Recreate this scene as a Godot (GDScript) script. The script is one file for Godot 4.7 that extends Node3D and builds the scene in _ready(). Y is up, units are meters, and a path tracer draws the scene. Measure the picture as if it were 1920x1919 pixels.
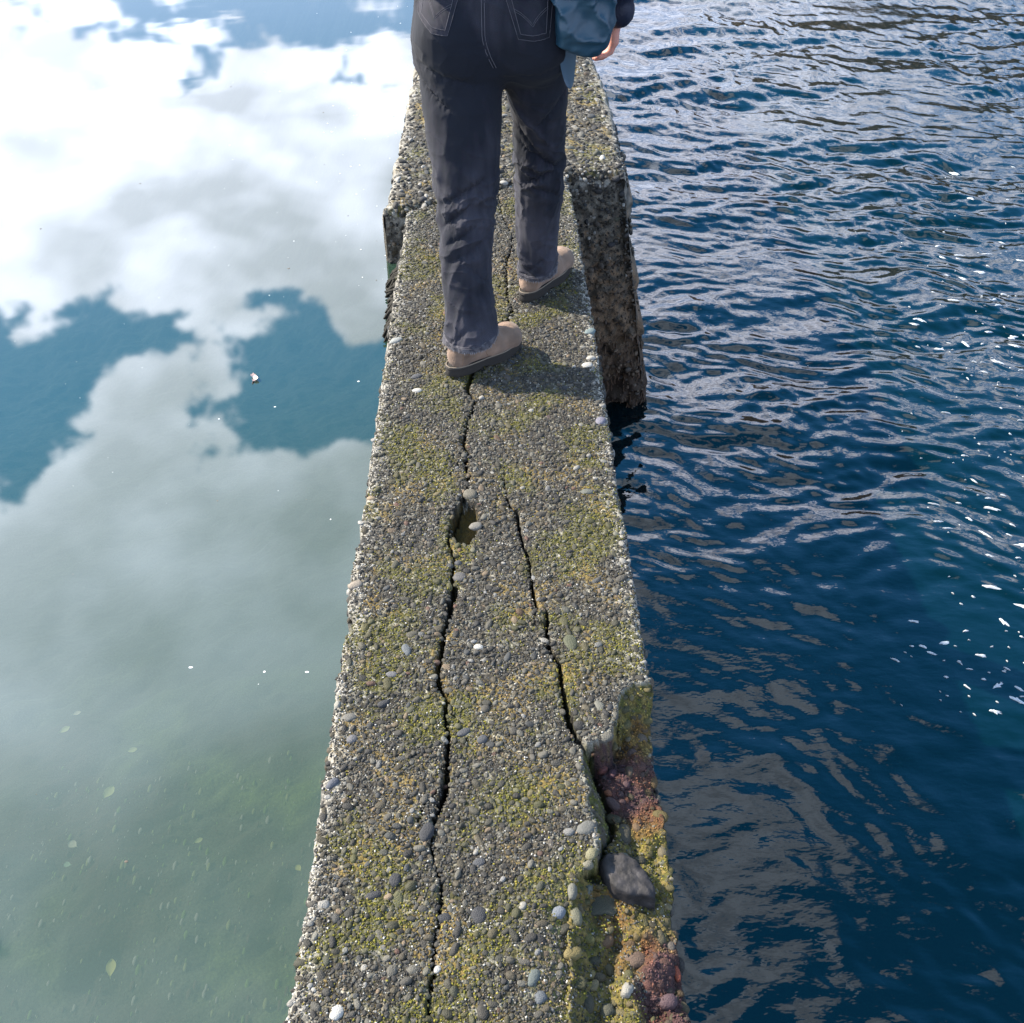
extends Node3D
# A person walks along a cracked sea wall between a still pool and the open sea.

var rng := RandomNumberGenerator.new()
var M := {}
var pebble_shapes: Array[ArrayMesh] = []

# ---------------------------------------------------------------- helpers

class Surf:
	var v := PackedVector3Array()
	var c := PackedColorArray()
	var n := PackedVector3Array()
	var uv := PackedVector2Array()
	var i := PackedInt32Array()
	func grid(nu: int, nv: int, at: int) -> void:
		for b in nv - 1:
			for a in nu - 1:
				var p := at + b * nu + a
				i.append_array([p, p + 1, p + nu, p + 1, p + nu + 1, p + nu])
	func normals() -> void:
		n.resize(v.size())
		n.fill(Vector3.ZERO)
		for k in range(0, i.size(), 3):
			var a := i[k]
			var b := i[k + 1]
			var d := i[k + 2]
			var m := (v[d] - v[a]).cross(v[b] - v[a])
			n[a] += m
			n[b] += m
			n[d] += m
		for k in n.size():
			n[k] = n[k].normalized()
	func mesh() -> ArrayMesh:
		if n.size() != v.size():
			normals()
		var a := []
		a.resize(Mesh.ARRAY_MAX)
		a[Mesh.ARRAY_VERTEX] = v
		a[Mesh.ARRAY_NORMAL] = n
		if c.size() == v.size():
			a[Mesh.ARRAY_COLOR] = c
		if uv.size() == v.size():
			a[Mesh.ARRAY_TEX_UV] = uv
		a[Mesh.ARRAY_INDEX] = i
		var m := ArrayMesh.new()
		m.add_surface_from_arrays(Mesh.PRIMITIVE_TRIANGLES, a)
		return m
	func flip() -> void:
		for k in range(0, i.size(), 3):
			var t := i[k]
			i[k] = i[k + 1]
			i[k + 1] = t
	func add(o: Surf) -> void:
		var at := v.size()
		v.append_array(o.v)
		c.append_array(o.c)
		for k in o.i:
			i.append(k + at)
	# a round bar through points
	func tube(pts: Array, radii: Array, sides := 8, closed_ends := true) -> void:
		var at := v.size()
		var k := pts.size()
		var up := Vector3(0.13, 0.3, 0.94).normalized()
		for s in k:
			var t: Vector3 = (pts[mini(s + 1, k - 1)] - pts[maxi(s - 1, 0)]).normalized()
			var x := t.cross(up).normalized()
			if x.length() < 0.5:
				x = t.cross(Vector3.RIGHT).normalized()
			var y := x.cross(t).normalized()
			up = y
			var r: float = radii[mini(s, radii.size() - 1)]
			for q in sides:
				var w := TAU * q / sides
				v.append(pts[s] + (x * cos(w) + y * sin(w)) * r)
		for s in k - 1:
			for q in sides:
				var a := at + s * sides + q
				var b := at + s * sides + (q + 1) % sides
				i.append_array([a, b, a + sides, b, b + sides, a + sides])
		if closed_ends:
			for e in [0, k - 1]:
				var m := v.size()
				v.append(pts[e])
				for q in sides:
					var a: int = at + e * sides + q
					var b: int = at + e * sides + (q + 1) % sides
					i.append_array([m, b, a] if e == 0 else [m, a, b])

# distance field on a grid, meshed as surface nets
class Field:
	var o: Vector3
	var h: float
	var nx: int
	var ny: int
	var nz: int
	var f := PackedFloat32Array()
	func _init(lo: Vector3, hi: Vector3, cell: float) -> void:
		o = lo
		h = cell
		nx = int(ceil((hi.x - lo.x) / cell)) + 1
		ny = int(ceil((hi.y - lo.y) / cell)) + 1
		nz = int(ceil((hi.z - lo.z) / cell)) + 1
		f.resize(nx * ny * nz)
		f.fill(0.05)
	# a tapered capsule, joined smoothly; sx stretches it along an axis by squeezing space
	func bone(a: Vector3, ra: float, b: Vector3, rb: float, k := 0.015, squash := Vector3.ONE) -> void:
		var big := maxf(ra, rb) + k + 2.0 * h
		var lo := (a.min(b) - Vector3.ONE * big / minf(squash.x, minf(squash.y, squash.z)) - o) / h
		var hi := (a.max(b) + Vector3.ONE * big / minf(squash.x, minf(squash.y, squash.z)) - o) / h
		var ab := (b - a) * squash
		var len2 := maxf(ab.length_squared(), 1e-9)
		for z in range(maxi(0, int(lo.z)), mini(nz, int(hi.z) + 2)):
			for y in range(maxi(0, int(lo.y)), mini(ny, int(hi.y) + 2)):
				var at := (z * ny + y) * nx
				for x in range(maxi(0, int(lo.x)), mini(nx, int(hi.x) + 2)):
					var p := (o + Vector3(x, y, z) * h - a) * squash
					var t := clampf(p.dot(ab) / len2, 0.0, 1.0)
					var d := (p - ab * t).length() - lerpf(ra, rb, t)
					var e := f[at + x]
					var w := maxf(k - absf(d - e), 0.0) / k
					f[at + x] = minf(d, e) - w * w * k * 0.25
	func mesh() -> Surf:
		var s := Surf.new()
		var id := PackedInt32Array()
		id.resize(f.size())
		id.fill(-1)
		var off := [0, 1, nx, nx + 1, nx * ny, nx * ny + 1, nx * ny + nx, nx * ny + nx + 1]
		var sy := nx
		var sz := nx * ny
		for z in nz - 1:
			for y in ny - 1:
				var row := (z * ny + y) * nx
				for x in nx - 1:
					var p := row + x
					var a0 := f[p]
					var a1 := f[p + 1]
					var a2 := f[p + sy]
					var a3 := f[p + sy + 1]
					var a4 := f[p + sz]
					var a5 := f[p + sz + 1]
					var a6 := f[p + sz + sy]
					var a7 := f[p + sz + sy + 1]
					var neg := int(a0 < 0) + int(a1 < 0) + int(a2 < 0) + int(a3 < 0) + int(a4 < 0) + int(a5 < 0) + int(a6 < 0) + int(a7 < 0)
					if neg == 0 or neg == 8:
						continue
					var w := [a0, a1, a2, a3, a4, a5, a6, a7]
					var sum := Vector3.ZERO
					var cnt := 0
					for e in [[0, 1], [2, 3], [4, 5], [6, 7], [0, 2], [1, 3], [4, 6], [5, 7], [0, 4], [1, 5], [2, 6], [3, 7]]:
						var fa: float = w[e[0]]
						var fb: float = w[e[1]]
						if (fa < 0) != (fb < 0):
							var t := fa / (fa - fb)
							var pa := Vector3(e[0] & 1, (e[0] >> 1) & 1, e[0] >> 2)
							var pb := Vector3(e[1] & 1, (e[1] >> 1) & 1, e[1] >> 2)
							sum += pa.lerp(pb, t)
							cnt += 1
					id[p] = s.v.size()
					s.v.append(o + (Vector3(x, y, z) + sum / cnt) * h)
		for z in range(1, nz - 1):
			for y in range(1, ny - 1):
				var row := (z * ny + y) * nx
				for x in range(1, nx - 1):
					var p := row + x
					var ins := f[p] < 0
					if ins != (f[p + 1] < 0):
						quad(s, id[p], id[p - sy], id[p - sy - sz], id[p - sz], ins)
					if ins != (f[p + sy] < 0):
						quad(s, id[p], id[p - sz], id[p - sz - 1], id[p - 1], ins)
					if ins != (f[p + sz] < 0):
						quad(s, id[p], id[p - 1], id[p - 1 - sy], id[p - sy], ins)
		return s
	func quad(s: Surf, a: int, b: int, c: int, d: int, ins: bool) -> void:
		if a < 0 or b < 0 or c < 0 or d < 0:
			return
		if ins:
			s.i.append_array([a, b, c, a, c, d])
		else:
			s.i.append_array([a, c, b, a, d, c])

func nz(freq: float, sd: int, oct := 1, kind := FastNoiseLite.TYPE_SIMPLEX_SMOOTH) -> FastNoiseLite:
	var n := FastNoiseLite.new()
	n.noise_type = kind
	n.seed = sd
	n.frequency = freq
	if oct > 1:
		n.fractal_type = FastNoiseLite.FRACTAL_FBM
		n.fractal_octaves = oct
	else:
		n.fractal_type = FastNoiseLite.FRACTAL_NONE
	return n

func pl(a: Array, t: float) -> float:   # piecewise linear through [[t, value], ...]
	if t <= a[0][0]:
		return a[0][1]
	for k in range(1, a.size()):
		if t < a[k][0]:
			return lerpf(a[k - 1][1], a[k][1], (t - a[k - 1][0]) / (a[k][0] - a[k - 1][0]))
	return a[-1][1]

func put(called: String, m: Mesh, mat: Material, parent: Node = self) -> MeshInstance3D:
	var o := MeshInstance3D.new()
	o.name = called
	o.mesh = m
	o.material_override = mat
	parent.add_child(o, true)
	return o

func tag(o: Node, label: String, category := "", group := "", kind := "") -> Node:
	if label:
		o.set_meta("label", label)
	if category:
		o.set_meta("category", category)
	if group:
		o.set_meta("group", group)
	if kind:
		o.set_meta("kind", kind)
	return o

func base(called: String, label: String, category: String, at := Vector3.ZERO) -> Node3D:
	var o := Node3D.new()
	o.name = called
	add_child(o, true)
	o.position = at
	tag(o, label, category)
	return o

func scatter(called: String, m: Mesh, mat: Material, where: Array, tint: PackedColorArray, parent: Node) -> void:
	if where.is_empty():
		return
	var mm := MultiMesh.new()
	mm.transform_format = MultiMesh.TRANSFORM_3D
	mm.use_colors = true
	mm.mesh = m
	mm.instance_count = where.size()
	for k in where.size():
		mm.set_instance_transform(k, where[k])
		mm.set_instance_color(k, tint[k])
	var o := MultiMeshInstance3D.new()
	o.name = called
	o.multimesh = mm
	o.material_override = mat
	o.set_meta("kind", "stuff")
	parent.add_child(o, true)

func grain(freq: float, sd: int, lo: float, hi: float, oct := 4, size := 512) -> ImageTexture:
	var n := nz(freq, sd, oct)
	var im := n.get_seamless_image(size, size)
	im.convert(Image.FORMAT_RGB8)
	var d := im.get_data()
	for k in d.size():
		d[k] = int(lerpf(lo, hi, d[k] / 255.0) * 255.0)
	return ImageTexture.create_from_image(Image.create_from_data(size, size, false, Image.FORMAT_RGB8, d))

func mat(color: Color, rough := 0.8) -> StandardMaterial3D:
	var m := StandardMaterial3D.new()
	m.albedo_color = color.linear_to_srgb()
	m.roughness = rough
	return m

func tri(m: StandardMaterial3D, scale: float, world := true) -> StandardMaterial3D:
	m.uv1_triplanar = true
	m.uv1_world_triplanar = world
	m.uv1_scale = Vector3.ONE * scale
	return m

func bump(m: StandardMaterial3D, t: Texture2D, cm: float) -> StandardMaterial3D:
	m.heightmap_enabled = true
	m.heightmap_texture = t
	m.heightmap_scale = cm
	return m

# ---------------------------------------------------------------- build

func _ready() -> void:
	rng.seed = 7
	view()
	materials()
	pool()
	sea()
	hill()
	wall()
	person()
	bag()
	floating()

func view() -> void:
	var cam := Camera3D.new()
	cam.name = "camera"
	cam.fov = 53.6
	cam.near = 0.05
	cam.far = 2000.0
	cam.position = Vector3(0, 1.72, 0)
	cam.rotation_degrees = Vector3(-43.61, -0.79, 0)
	add_child(cam)
	cam.current = true
	var sun := DirectionalLight3D.new()
	sun.name = "sun"
	sun.light_energy = SUN
	sun.light_color = Color(1.0, 0.95, 0.87)
	sun.light_angular_distance = 0.5
	sun.shadow_enabled = true
	add_child(sun)
	sun.basis = Basis.looking_at(-SUN_AT.normalized(), Vector3.UP)
	var e := Environment.new()
	e.background_mode = Environment.BG_SKY
	e.tonemap_mode = Environment.TONE_MAPPER_LINEAR
	e.tonemap_exposure = 2.25
	e.background_energy_multiplier = 0.5
	e.sdfgi_enabled = true
	e.ssao_enabled = true
	e.ssil_enabled = true
	var sky := Sky.new()
	var p := PanoramaSkyMaterial.new()
	p.panorama = sky_picture()
	sky.sky_material = p
	e.sky = sky
	var w := WorldEnvironment.new()
	w.name = "world"
	w.environment = e
	add_child(w)

const SUN := 1.6
const SUN_AT := Vector3(-0.72, 0.62, -0.32)   # towards the sun: ahead on the left

# Blue sky with broken cloud: a bank of bright cloud low ahead towards the sun's side, a blue gap above it, grey cloud overhead.
func sky_picture() -> ImageTexture:
	const W := 2048
	const H := 1024
	var puff := nz(1.0, 11, 6)
	puff.fractal_gain = 0.56
	var shape := nz(0.55, 23, 3)
	var thick := nz(1.3, 31, 4)
	var d := PackedFloat32Array()
	d.resize(W * H * 3)
	var s := SUN_AT.normalized()
	# broad masses of cloud (+) and clear sky (-): azimuth to the right, elevation, their widths in degrees, strength
	var masses := [[-40.0, 21.0, 20.0, 6.0, 1.9], [-15.0, 26.0, 16.0, 6.5, 1.9], [-33.0, 32.5, 6.5, 3.2, -2.2], [-13.0, 35.6, 8.5, 2.8, -2.4], [-23.5, 31.5, 5.0, 1.3, -1.2], [-23.0, 37.0, 6.0, 3.6, 1.7], [-35.0, 41.0, 8.0, 4.5, 1.5], [-8.0, 43.0, 6.0, 4.0, 1.3], [-16.0, 42.5, 9.0, 3.5, 1.3], [-13.0, 18.0, 10.0, 2.2, -0.8],
		[-34.0, 60.0, 32.0, 12.0, 1.6], [-24.0, 50.0, 24.0, 5.0, 1.0], [25.0, 62.5, 10.5, 7.5, 1.8], [52.0, 60.0, 14.0, 12.0, -1.5], [80.0, 52.0, 42.0, 14.0, -1.4], [26.0, 45.0, 22.0, 7.0, -1.4], [48.0, 33.0, 10.0, 8.0, -0.9], [8.0, 25.0, 18.0, 8.0, 1.0], [150.0, 40.0, 50.0, 20.0, 0.5], [-110.0, 45.0, 40.0, 16.0, 0.5]]
	for y in H / 2:
		var el := (0.5 - (y + 0.5) / H) * PI
		var sy := sin(el)
		var cy := cos(el)
		var eld := rad_to_deg(el)
		var blue := Color(0.02, 0.44, 1.16).lerp(Color(0.014, 0.20, 0.47), clampf((sy - 0.56) / 0.3, 0.0, 1.0)).lerp(Color(1.45, 1.6, 2.0), pow(1.0 - sy, 3.0))
		for x in W:
			var az := (x + 0.5) / W * TAU
			var dx := sin(az) * cy
			var dz := -cos(az) * cy
			var azd := rad_to_deg(az)
			if azd > 180.0:
				azd -= 360.0
			var k := 2.4 / (sy + 0.22)
			var u := dx * k
			var w := dz * k
			var cover := 0.10 + 0.55 * shape.get_noise_2d(u, w)
			for m in masses:
				var a: float = azd - m[0]
				if a > 180.0:
					a -= 360.0
				elif a < -180.0:
					a += 360.0
				a /= m[2]
				var b: float = (eld - m[1]) / m[3]
				var q := a * a + b * b
				if q < 6.0:
					cover += m[4] * exp(-q)
			var n := puff.get_noise_2d(u * 2.1, w * 2.1)
			var c := clampf((cover + 2.1 * n - 0.14) / 0.50, 0.0, 1.0)
			c = c * c * (3.0 - 2.0 * c)
			var cs := clampf(dx * s.x + sy * s.y + dz * s.z, -1.0, 1.0)
			var ang := rad_to_deg(acos(cs))
			var glow := exp(-ang * ang / 1500.0)
			var t := clampf(0.52 + 1.25 * thick.get_noise_2d(u * 1.3 + 9.0, w * 1.3), 0.0, 1.0)   # how thick the cloud is: thick cloud is grey beneath
			var low := clampf((57.0 - eld) / 27.0, 0.0, 1.0)
			var lum := lerpf(0.95, 0.50, t) + (0.85 + 1.35 * (1.0 - t)) * low + 3.8 * glow * (0.2 + 0.8 * low)
			var r := lerpf(blue.r * (1.0 + 1.0 * glow), lum * lerpf(0.82, 0.92, low), c)
			var g := lerpf(blue.g * (1.0 + 0.8 * glow), lum * 0.97, c)
			var bb := lerpf(blue.b * (1.0 + 0.6 * glow), lum * 1.15, c)
			var at := (y * W + x) * 3
			d[at] = r
			d[at + 1] = g
			d[at + 2] = bb
	for y in range(H / 2, H):
		for x in W:
			var at := (y * W + x) * 3
			d[at] = 0.25
			d[at + 1] = 0.30
			d[at + 2] = 0.36
	return ImageTexture.create_from_image(Image.create_from_data(W, H, false, Image.FORMAT_RGBF, d.to_byte_array()))

func materials() -> void:
	var fine := grain(0.09, 3, 0.55, 1.0, 4)
	var speck := grain(0.16, 5, 0.5, 1.0, 3)
	var lumps := grain(0.05, 8, 0.0, 1.0, 5)
	M.lumps = lumps
	M.fine = fine
	M.mortar = bump(tri(mat(Color(1, 1, 1), 0.92), 5.0), lumps, 0.35)
	M.mortar.albedo_texture = fine
	M.mortar.vertex_color_use_as_albedo = true
	M.stone = bump(tri(mat(Color(1, 1, 1), 0.78), 11.0), lumps, 0.14)
	M.stone.albedo_texture = speck
	M.stone.vertex_color_use_as_albedo = true
	M.rock = bump(tri(mat(Color(0.060, 0.054, 0.055), 0.75), 3.5), lumps, 0.12)
	M.rock.albedo_texture = grain(0.02, 9, 0.25, 1.0, 6)
	M.moss = tri(mat(Color(1, 1, 1), 0.95), 9.0)
	M.moss.vertex_color_use_as_albedo = true
	# still, turbid water of the pool
	var w := mat(Color(0.026, 0.058, 0.040), 0.012)
	w.albedo_color.a = 0.70
	w.transparency = BaseMaterial3D.TRANSPARENCY_ALPHA
	w.metallic_specular = 0.7
	w.clearcoat_enabled = true
	w.clearcoat = 1.0
	w.clearcoat_roughness = 0.015
	M.pool_water = w
	# deep sea water
	w = mat(Color(0.0005, 0.0075, 0.010), 0.02)
	w.metallic_specular = 0.6
	w.clearcoat_enabled = true
	w.clearcoat = 0.3
	w.clearcoat_roughness = 0.03
	bump(tri(w, 1.3), grain(0.03, 44, 0.0, 1.0, 3), 0.06)
	w.uv1_scale = Vector3(0.9, 1.0, 2.0)
	M.sea = w
	M.bed = bump(tri(mat(Color(1, 1, 1), 0.95), 2.0), lumps, 0.4)
	M.bed.albedo_texture = fine
	M.bed.vertex_color_use_as_albedo = true
	M.painted_glint = bump(tri(mat(Color(0.50, 0.54, 0.58), 0.5), 12.0), lumps, 0.2)
	var weave := Image.create(128, 128, false, Image.FORMAT_RGB8)
	for y in 128:
		for x in 128:
			var k := 0.72 + 0.28 * (0.5 + 0.5 * sin((x + y) * TAU / 4.0)) - 0.18 * rng.randf()
			weave.set_pixel(x, y, Color(k, k, k))
	var twill := ImageTexture.create_from_image(weave)
	M.denim = tri(mat(Color(1.0, 1.0, 1.0), 0.9), 9.0)
	M.denim.albedo_texture = twill
	M.denim.vertex_color_use_as_albedo = true
	M.denim.rim_enabled = true
	M.denim.rim = 0.05
	M.denim.rim_tint = 0.6
	bump(M.denim, twill, 0.03)
	M.thread = mat(Color(0.075, 0.073, 0.085), 0.9)
	M.suede = bump(tri(mat(Color(0.305, 0.208, 0.148), 0.95), 14.0), lumps, 0.12)
	M.suede.albedo_texture = grain(0.006, 12, 0.62, 1.0, 7)
	M.suede.uv1_scale = Vector3.ONE * 4.3
	M.suede.rim_enabled = true
	M.suede.rim = 0.4
	M.rubber = bump(tri(mat(Color(0.022, 0.019, 0.016), 0.8), 30.0), lumps, 0.05)
	M.welt = mat(Color(0.22, 0.18, 0.135), 0.9)
	M.elastic = mat(Color(0.012, 0.012, 0.014), 0.9)
	M.skin = tri(mat(Color(0.56, 0.27, 0.21), 0.5), 20.0)
	M.skin.subsurf_scatter_enabled = true
	M.skin.subsurf_scatter_strength = 0.15
	M.hair = mat(Color(0.05, 0.03, 0.02), 0.6)
	M.jacket = bump(tri(mat(Color(0.008, 0.012, 0.032), 0.5), 10.0), lumps, 0.15)
	M.bag = bump(tri(mat(Color(0.015, 0.050, 0.080), 0.38), 10.0), lumps, 0.04)
	M.bag_tail = mat(Color(0.05, 0.09, 0.13), 0.4)

# ---------------------------------------------------------------- water

func steps(from: float, to: float, fine_to: float, s0: float, grow: float, most: float) -> PackedFloat32Array:
	var out := PackedFloat32Array()
	var x := from
	var s := s0
	var sgn := signf(to - from)
	while (to - x) * sgn > 0.0:
		out.append(x)
		if (x - fine_to) * sgn > 0.0:
			s = minf(s * grow, most)
		x += s * sgn
	out.append(to)
	return out

func pool() -> void:
	var xs := steps(-0.24, -400.0, -3.6, 0.03, 1.06, 60.0)
	var zs := PackedFloat32Array()
	zs = PackedFloat32Array([400.0, 100.0, 30.0, 10.0, 4.0, 1.5, 0.5])
	zs.append_array(steps(-0.1, -400.0, -7.0, 0.04, 1.06, 60.0))
	var swell := nz(0.55, 71, 2)
	var rip := nz(5.0, 72, 2)
	var where := nz(0.7, 73, 2)
	var s := Surf.new()
	for z in zs:
		for x in xs:
			var far := clampf(1.0 - (absf(x) + absf(z) - 9.0) / 20.0, 0.0, 1.0)
			var calm := clampf(0.35 + 1.4 * where.get_noise_2d(x, z), 0.0, 1.0)
			s.v.append(Vector3(x, -0.2 + far * (0.00055 * swell.get_noise_2d(x * 0.7, z * 1.4) + 0.00018 * calm * rip.get_noise_2d(x * 0.8, z * 1.6)), z))
	s.grid(xs.size(), zs.size(), 0)
	s.flip()
	fix_up(s)
	tag(put("pool_water", s.mesh(), M.pool_water), "", "", "", "structure")
	# the bottom, shoaling towards the near side
	var b := Surf.new()
	xs = steps(-0.2, -400.0, -3.6, 0.026, 1.06, 60.0)
	zs = PackedFloat32Array([400.0, 100.0, 30.0, 10.0, 4.0, 1.5, 0.5])
	zs.append_array(steps(-0.1, -400.0, -7.0, 0.026, 1.06, 60.0))
	var rocks := nz(2.2, 81, 5)
	var weed := nz(1.6, 83, 4)
	var bits := nz(16.0, 84, 2)
	for z in zs:
		for x in xs:
			var r := rocks.get_noise_2d(x, z)
			var depth := 0.58 + 0.42 * clampf(-z - 1.3, 0.0, 5.0) + 0.05 * clampf(-x, 0.0, 6.0)
			b.v.append(Vector3(x, -0.2 - depth + 0.09 * r + 0.02 * bits.get_noise_2d(x, z), z))
			var k := weed.get_noise_2d(x, z)
			var col := Color(0.16, 0.17, 0.10).lerp(Color(0.13, 0.085, 0.05), clampf(k * 3.0 + 0.2, 0.0, 1.0))
			col = col.lerp(Color(0.22, 0.30, 0.06), clampf(-k * 3.0 - 0.3, 0.0, 1.0))
			col = col.lerp(Color(0.075, 0.09, 0.07), clampf((-z - 1.6) / 0.9, 0.0, 0.92))      # farther out the bottom blends to one dull green
			b.c.append(col * (0.75 + 0.6 * (bits.get_noise_2d(x * 2.0, z * 2.0) + 0.3)))
	b.grid(xs.size(), zs.size(), 0)
	fix_up(b)
	var bed := put("pool_bottom", b.mesh(), M.bed)
	tag(bed, "", "", "", "structure")
	# weed and stones lying on the bottom near the wall
	var at: Array = []
	var tint := PackedColorArray()
	for k in 1300:
		var x := -0.38 - 1.0 * rng.randf()
		var z := -0.45 - 1.3 * rng.randf()
		var r := rocks.get_noise_2d(x, z)
		var depth := 0.58 + 0.42 * clampf(-z - 1.3, 0.0, 5.0) + 0.05 * clampf(-x, 0.0, 6.0)
		var sz := 0.0018 + 0.0075 * pow(rng.randf(), 4.0)
		at.append(Transform3D(Basis.from_euler(Vector3(rng.randf() * TAU, rng.randf() * TAU, 0)).scaled(Vector3(sz * 0.6, sz * 0.4, sz * 1.6)), Vector3(x, -0.2 - depth + 0.09 * r + 0.006, z)))
		tint.append([Color(0.30, 0.33, 0.12), Color(0.12, 0.085, 0.05), Color(0.38, 0.38, 0.30), Color(0.17, 0.26, 0.05)][rng.randi() % 4])
	make_pebbles()
	scatter("bottom_litter", pebble_shapes[0], M.moss, at, tint, bed)

func fix_up(s: Surf) -> void:   # a sheet's faces look up
	s.normals()
	var sum := 0.0
	for k in range(0, s.n.size(), 97):
		sum += s.n[k].y
	if sum < 0.0:
		s.flip()
		s.normals()

var wv: Array = []
var wn: Array[FastNoiseLite] = []

func wave(x: float, z: float) -> float:
	x *= 1.4
	z *= 1.4
	var px := x + 0.10 * wn[0].get_noise_2d(x, z)
	var pz := z + 0.13 * wn[1].get_noise_2d(x, z)
	var lee := clampf((-z - 2.6) / 5.0, 0.0, 1.0)          # the water near the wall's foot lies calmer
	lee = 0.30 + 0.70 * maxf(lee, clampf((x - 2.0) / 3.0, 0.0, 1.0) * 0.7)
	var gust := 0.75 + 0.7 * wn[2].get_noise_2d(x, z)
	var y := 0.0
	for w in wv:
		y += w[0] * sin(w[1] * px + w[2] * pz + w[3])
	y *= lee * gust
	y += (0.016 * wn[3].get_noise_2d(px * 0.55, pz) + 0.011 * wn[4].get_noise_2d(px * 0.6, pz)) * lee * gust
	# cross ripples thrown back by the wall
	var back := clampf((z + 4.2) / 1.6, 0.0, 1.0) * clampf((2.6 - x) / 0.8, 0.0, 1.0)
	if back > 0.0:
		for k in 5:
			var lam: float = [0.40, 0.27, 0.19, 0.14, 0.10][k]
			var dir: float = [0.85, 1.15, 0.95, 1.3, 0.75][k]
			y += back * gust * 0.006 * lam * sin(TAU / lam * (sin(dir) * px - cos(dir) * pz) + k * 2.1 + 2.0 * wn[3].get_noise_2d(x * 0.5, z * 0.5))
	return y * 0.63

func sea() -> void:
	wn = [nz(0.8, 101), nz(0.9, 102), nz(0.4, 103, 2), nz(3.6, 104, 2), nz(9.0, 105, 2)]
	var r := RandomNumberGenerator.new()
	r.seed = 5
	for k in 16:
		var lam: float = [1.4, 0.9, 0.6, 0.45, 0.34, 0.28, 0.24, 0.21, 0.185, 0.165, 0.15, 0.135, 0.12, 0.108, 0.097, 0.088][k]
		var dir := deg_to_rad(-4.0 + r.randf_range(-27.0, 27.0))
		var amp := lam * (0.011 if lam > 0.4 else 0.0145)
		wv.append([amp, TAU / lam * sin(dir), TAU / lam * cos(dir), r.randf() * TAU])
	var xs := steps(0.2, 400.0, 4.9, 0.0135, 1.25, 60.0)
	var zs := PackedFloat32Array([400.0, 100.0, 30.0, 10.0, 4.0, 1.5, 0.5])
	zs.append_array(steps(0.0, -400.0, -5.0, 0.0135, 1.010, 60.0))
	var s := Surf.new()
	for z in zs:
		for x in xs:
			var far := clampf(1.0 - (maxf(x - 6.0, 0.0) + maxf(-z - 14.0, 0.0) + maxf(z, 0.0) * 4.0) / 12.0, 0.0, 1.0)
			s.v.append(Vector3(x, -1.1 + (wave(x, z) * far if far > 0.0 else 0.0), z))
	s.grid(xs.size(), zs.size(), 0)
	fix_up(s)
	tag(put("sea_water", s.mesh(), M.sea), "", "", "", "structure")
	# pale flecks laid on the chop to stand for sun glints
	var f := Surf.new()
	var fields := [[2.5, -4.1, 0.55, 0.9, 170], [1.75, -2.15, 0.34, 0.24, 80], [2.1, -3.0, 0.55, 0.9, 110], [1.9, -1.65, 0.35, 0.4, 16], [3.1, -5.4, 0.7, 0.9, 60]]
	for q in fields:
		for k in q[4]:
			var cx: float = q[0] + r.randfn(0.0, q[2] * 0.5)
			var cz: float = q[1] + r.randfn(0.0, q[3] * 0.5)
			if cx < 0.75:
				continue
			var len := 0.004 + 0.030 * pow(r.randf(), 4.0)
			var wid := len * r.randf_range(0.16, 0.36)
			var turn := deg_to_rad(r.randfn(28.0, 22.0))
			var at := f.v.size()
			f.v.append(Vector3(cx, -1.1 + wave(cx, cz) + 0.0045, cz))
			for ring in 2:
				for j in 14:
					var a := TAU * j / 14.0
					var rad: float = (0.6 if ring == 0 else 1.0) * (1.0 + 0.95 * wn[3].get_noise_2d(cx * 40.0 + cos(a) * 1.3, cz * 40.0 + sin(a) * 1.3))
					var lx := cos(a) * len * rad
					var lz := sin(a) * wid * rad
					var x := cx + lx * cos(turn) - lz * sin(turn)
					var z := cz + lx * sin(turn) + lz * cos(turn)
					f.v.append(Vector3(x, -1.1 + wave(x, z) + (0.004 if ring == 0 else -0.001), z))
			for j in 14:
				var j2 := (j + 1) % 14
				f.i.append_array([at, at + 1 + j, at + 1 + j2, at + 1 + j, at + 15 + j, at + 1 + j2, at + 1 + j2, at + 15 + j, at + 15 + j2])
	fix_up(f)
	tag(put("sea_glints", f.mesh(), M.painted_glint), "white flecks standing for sun glints on the dark choppy sea", "painted_glint", "", "stuff")

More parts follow.
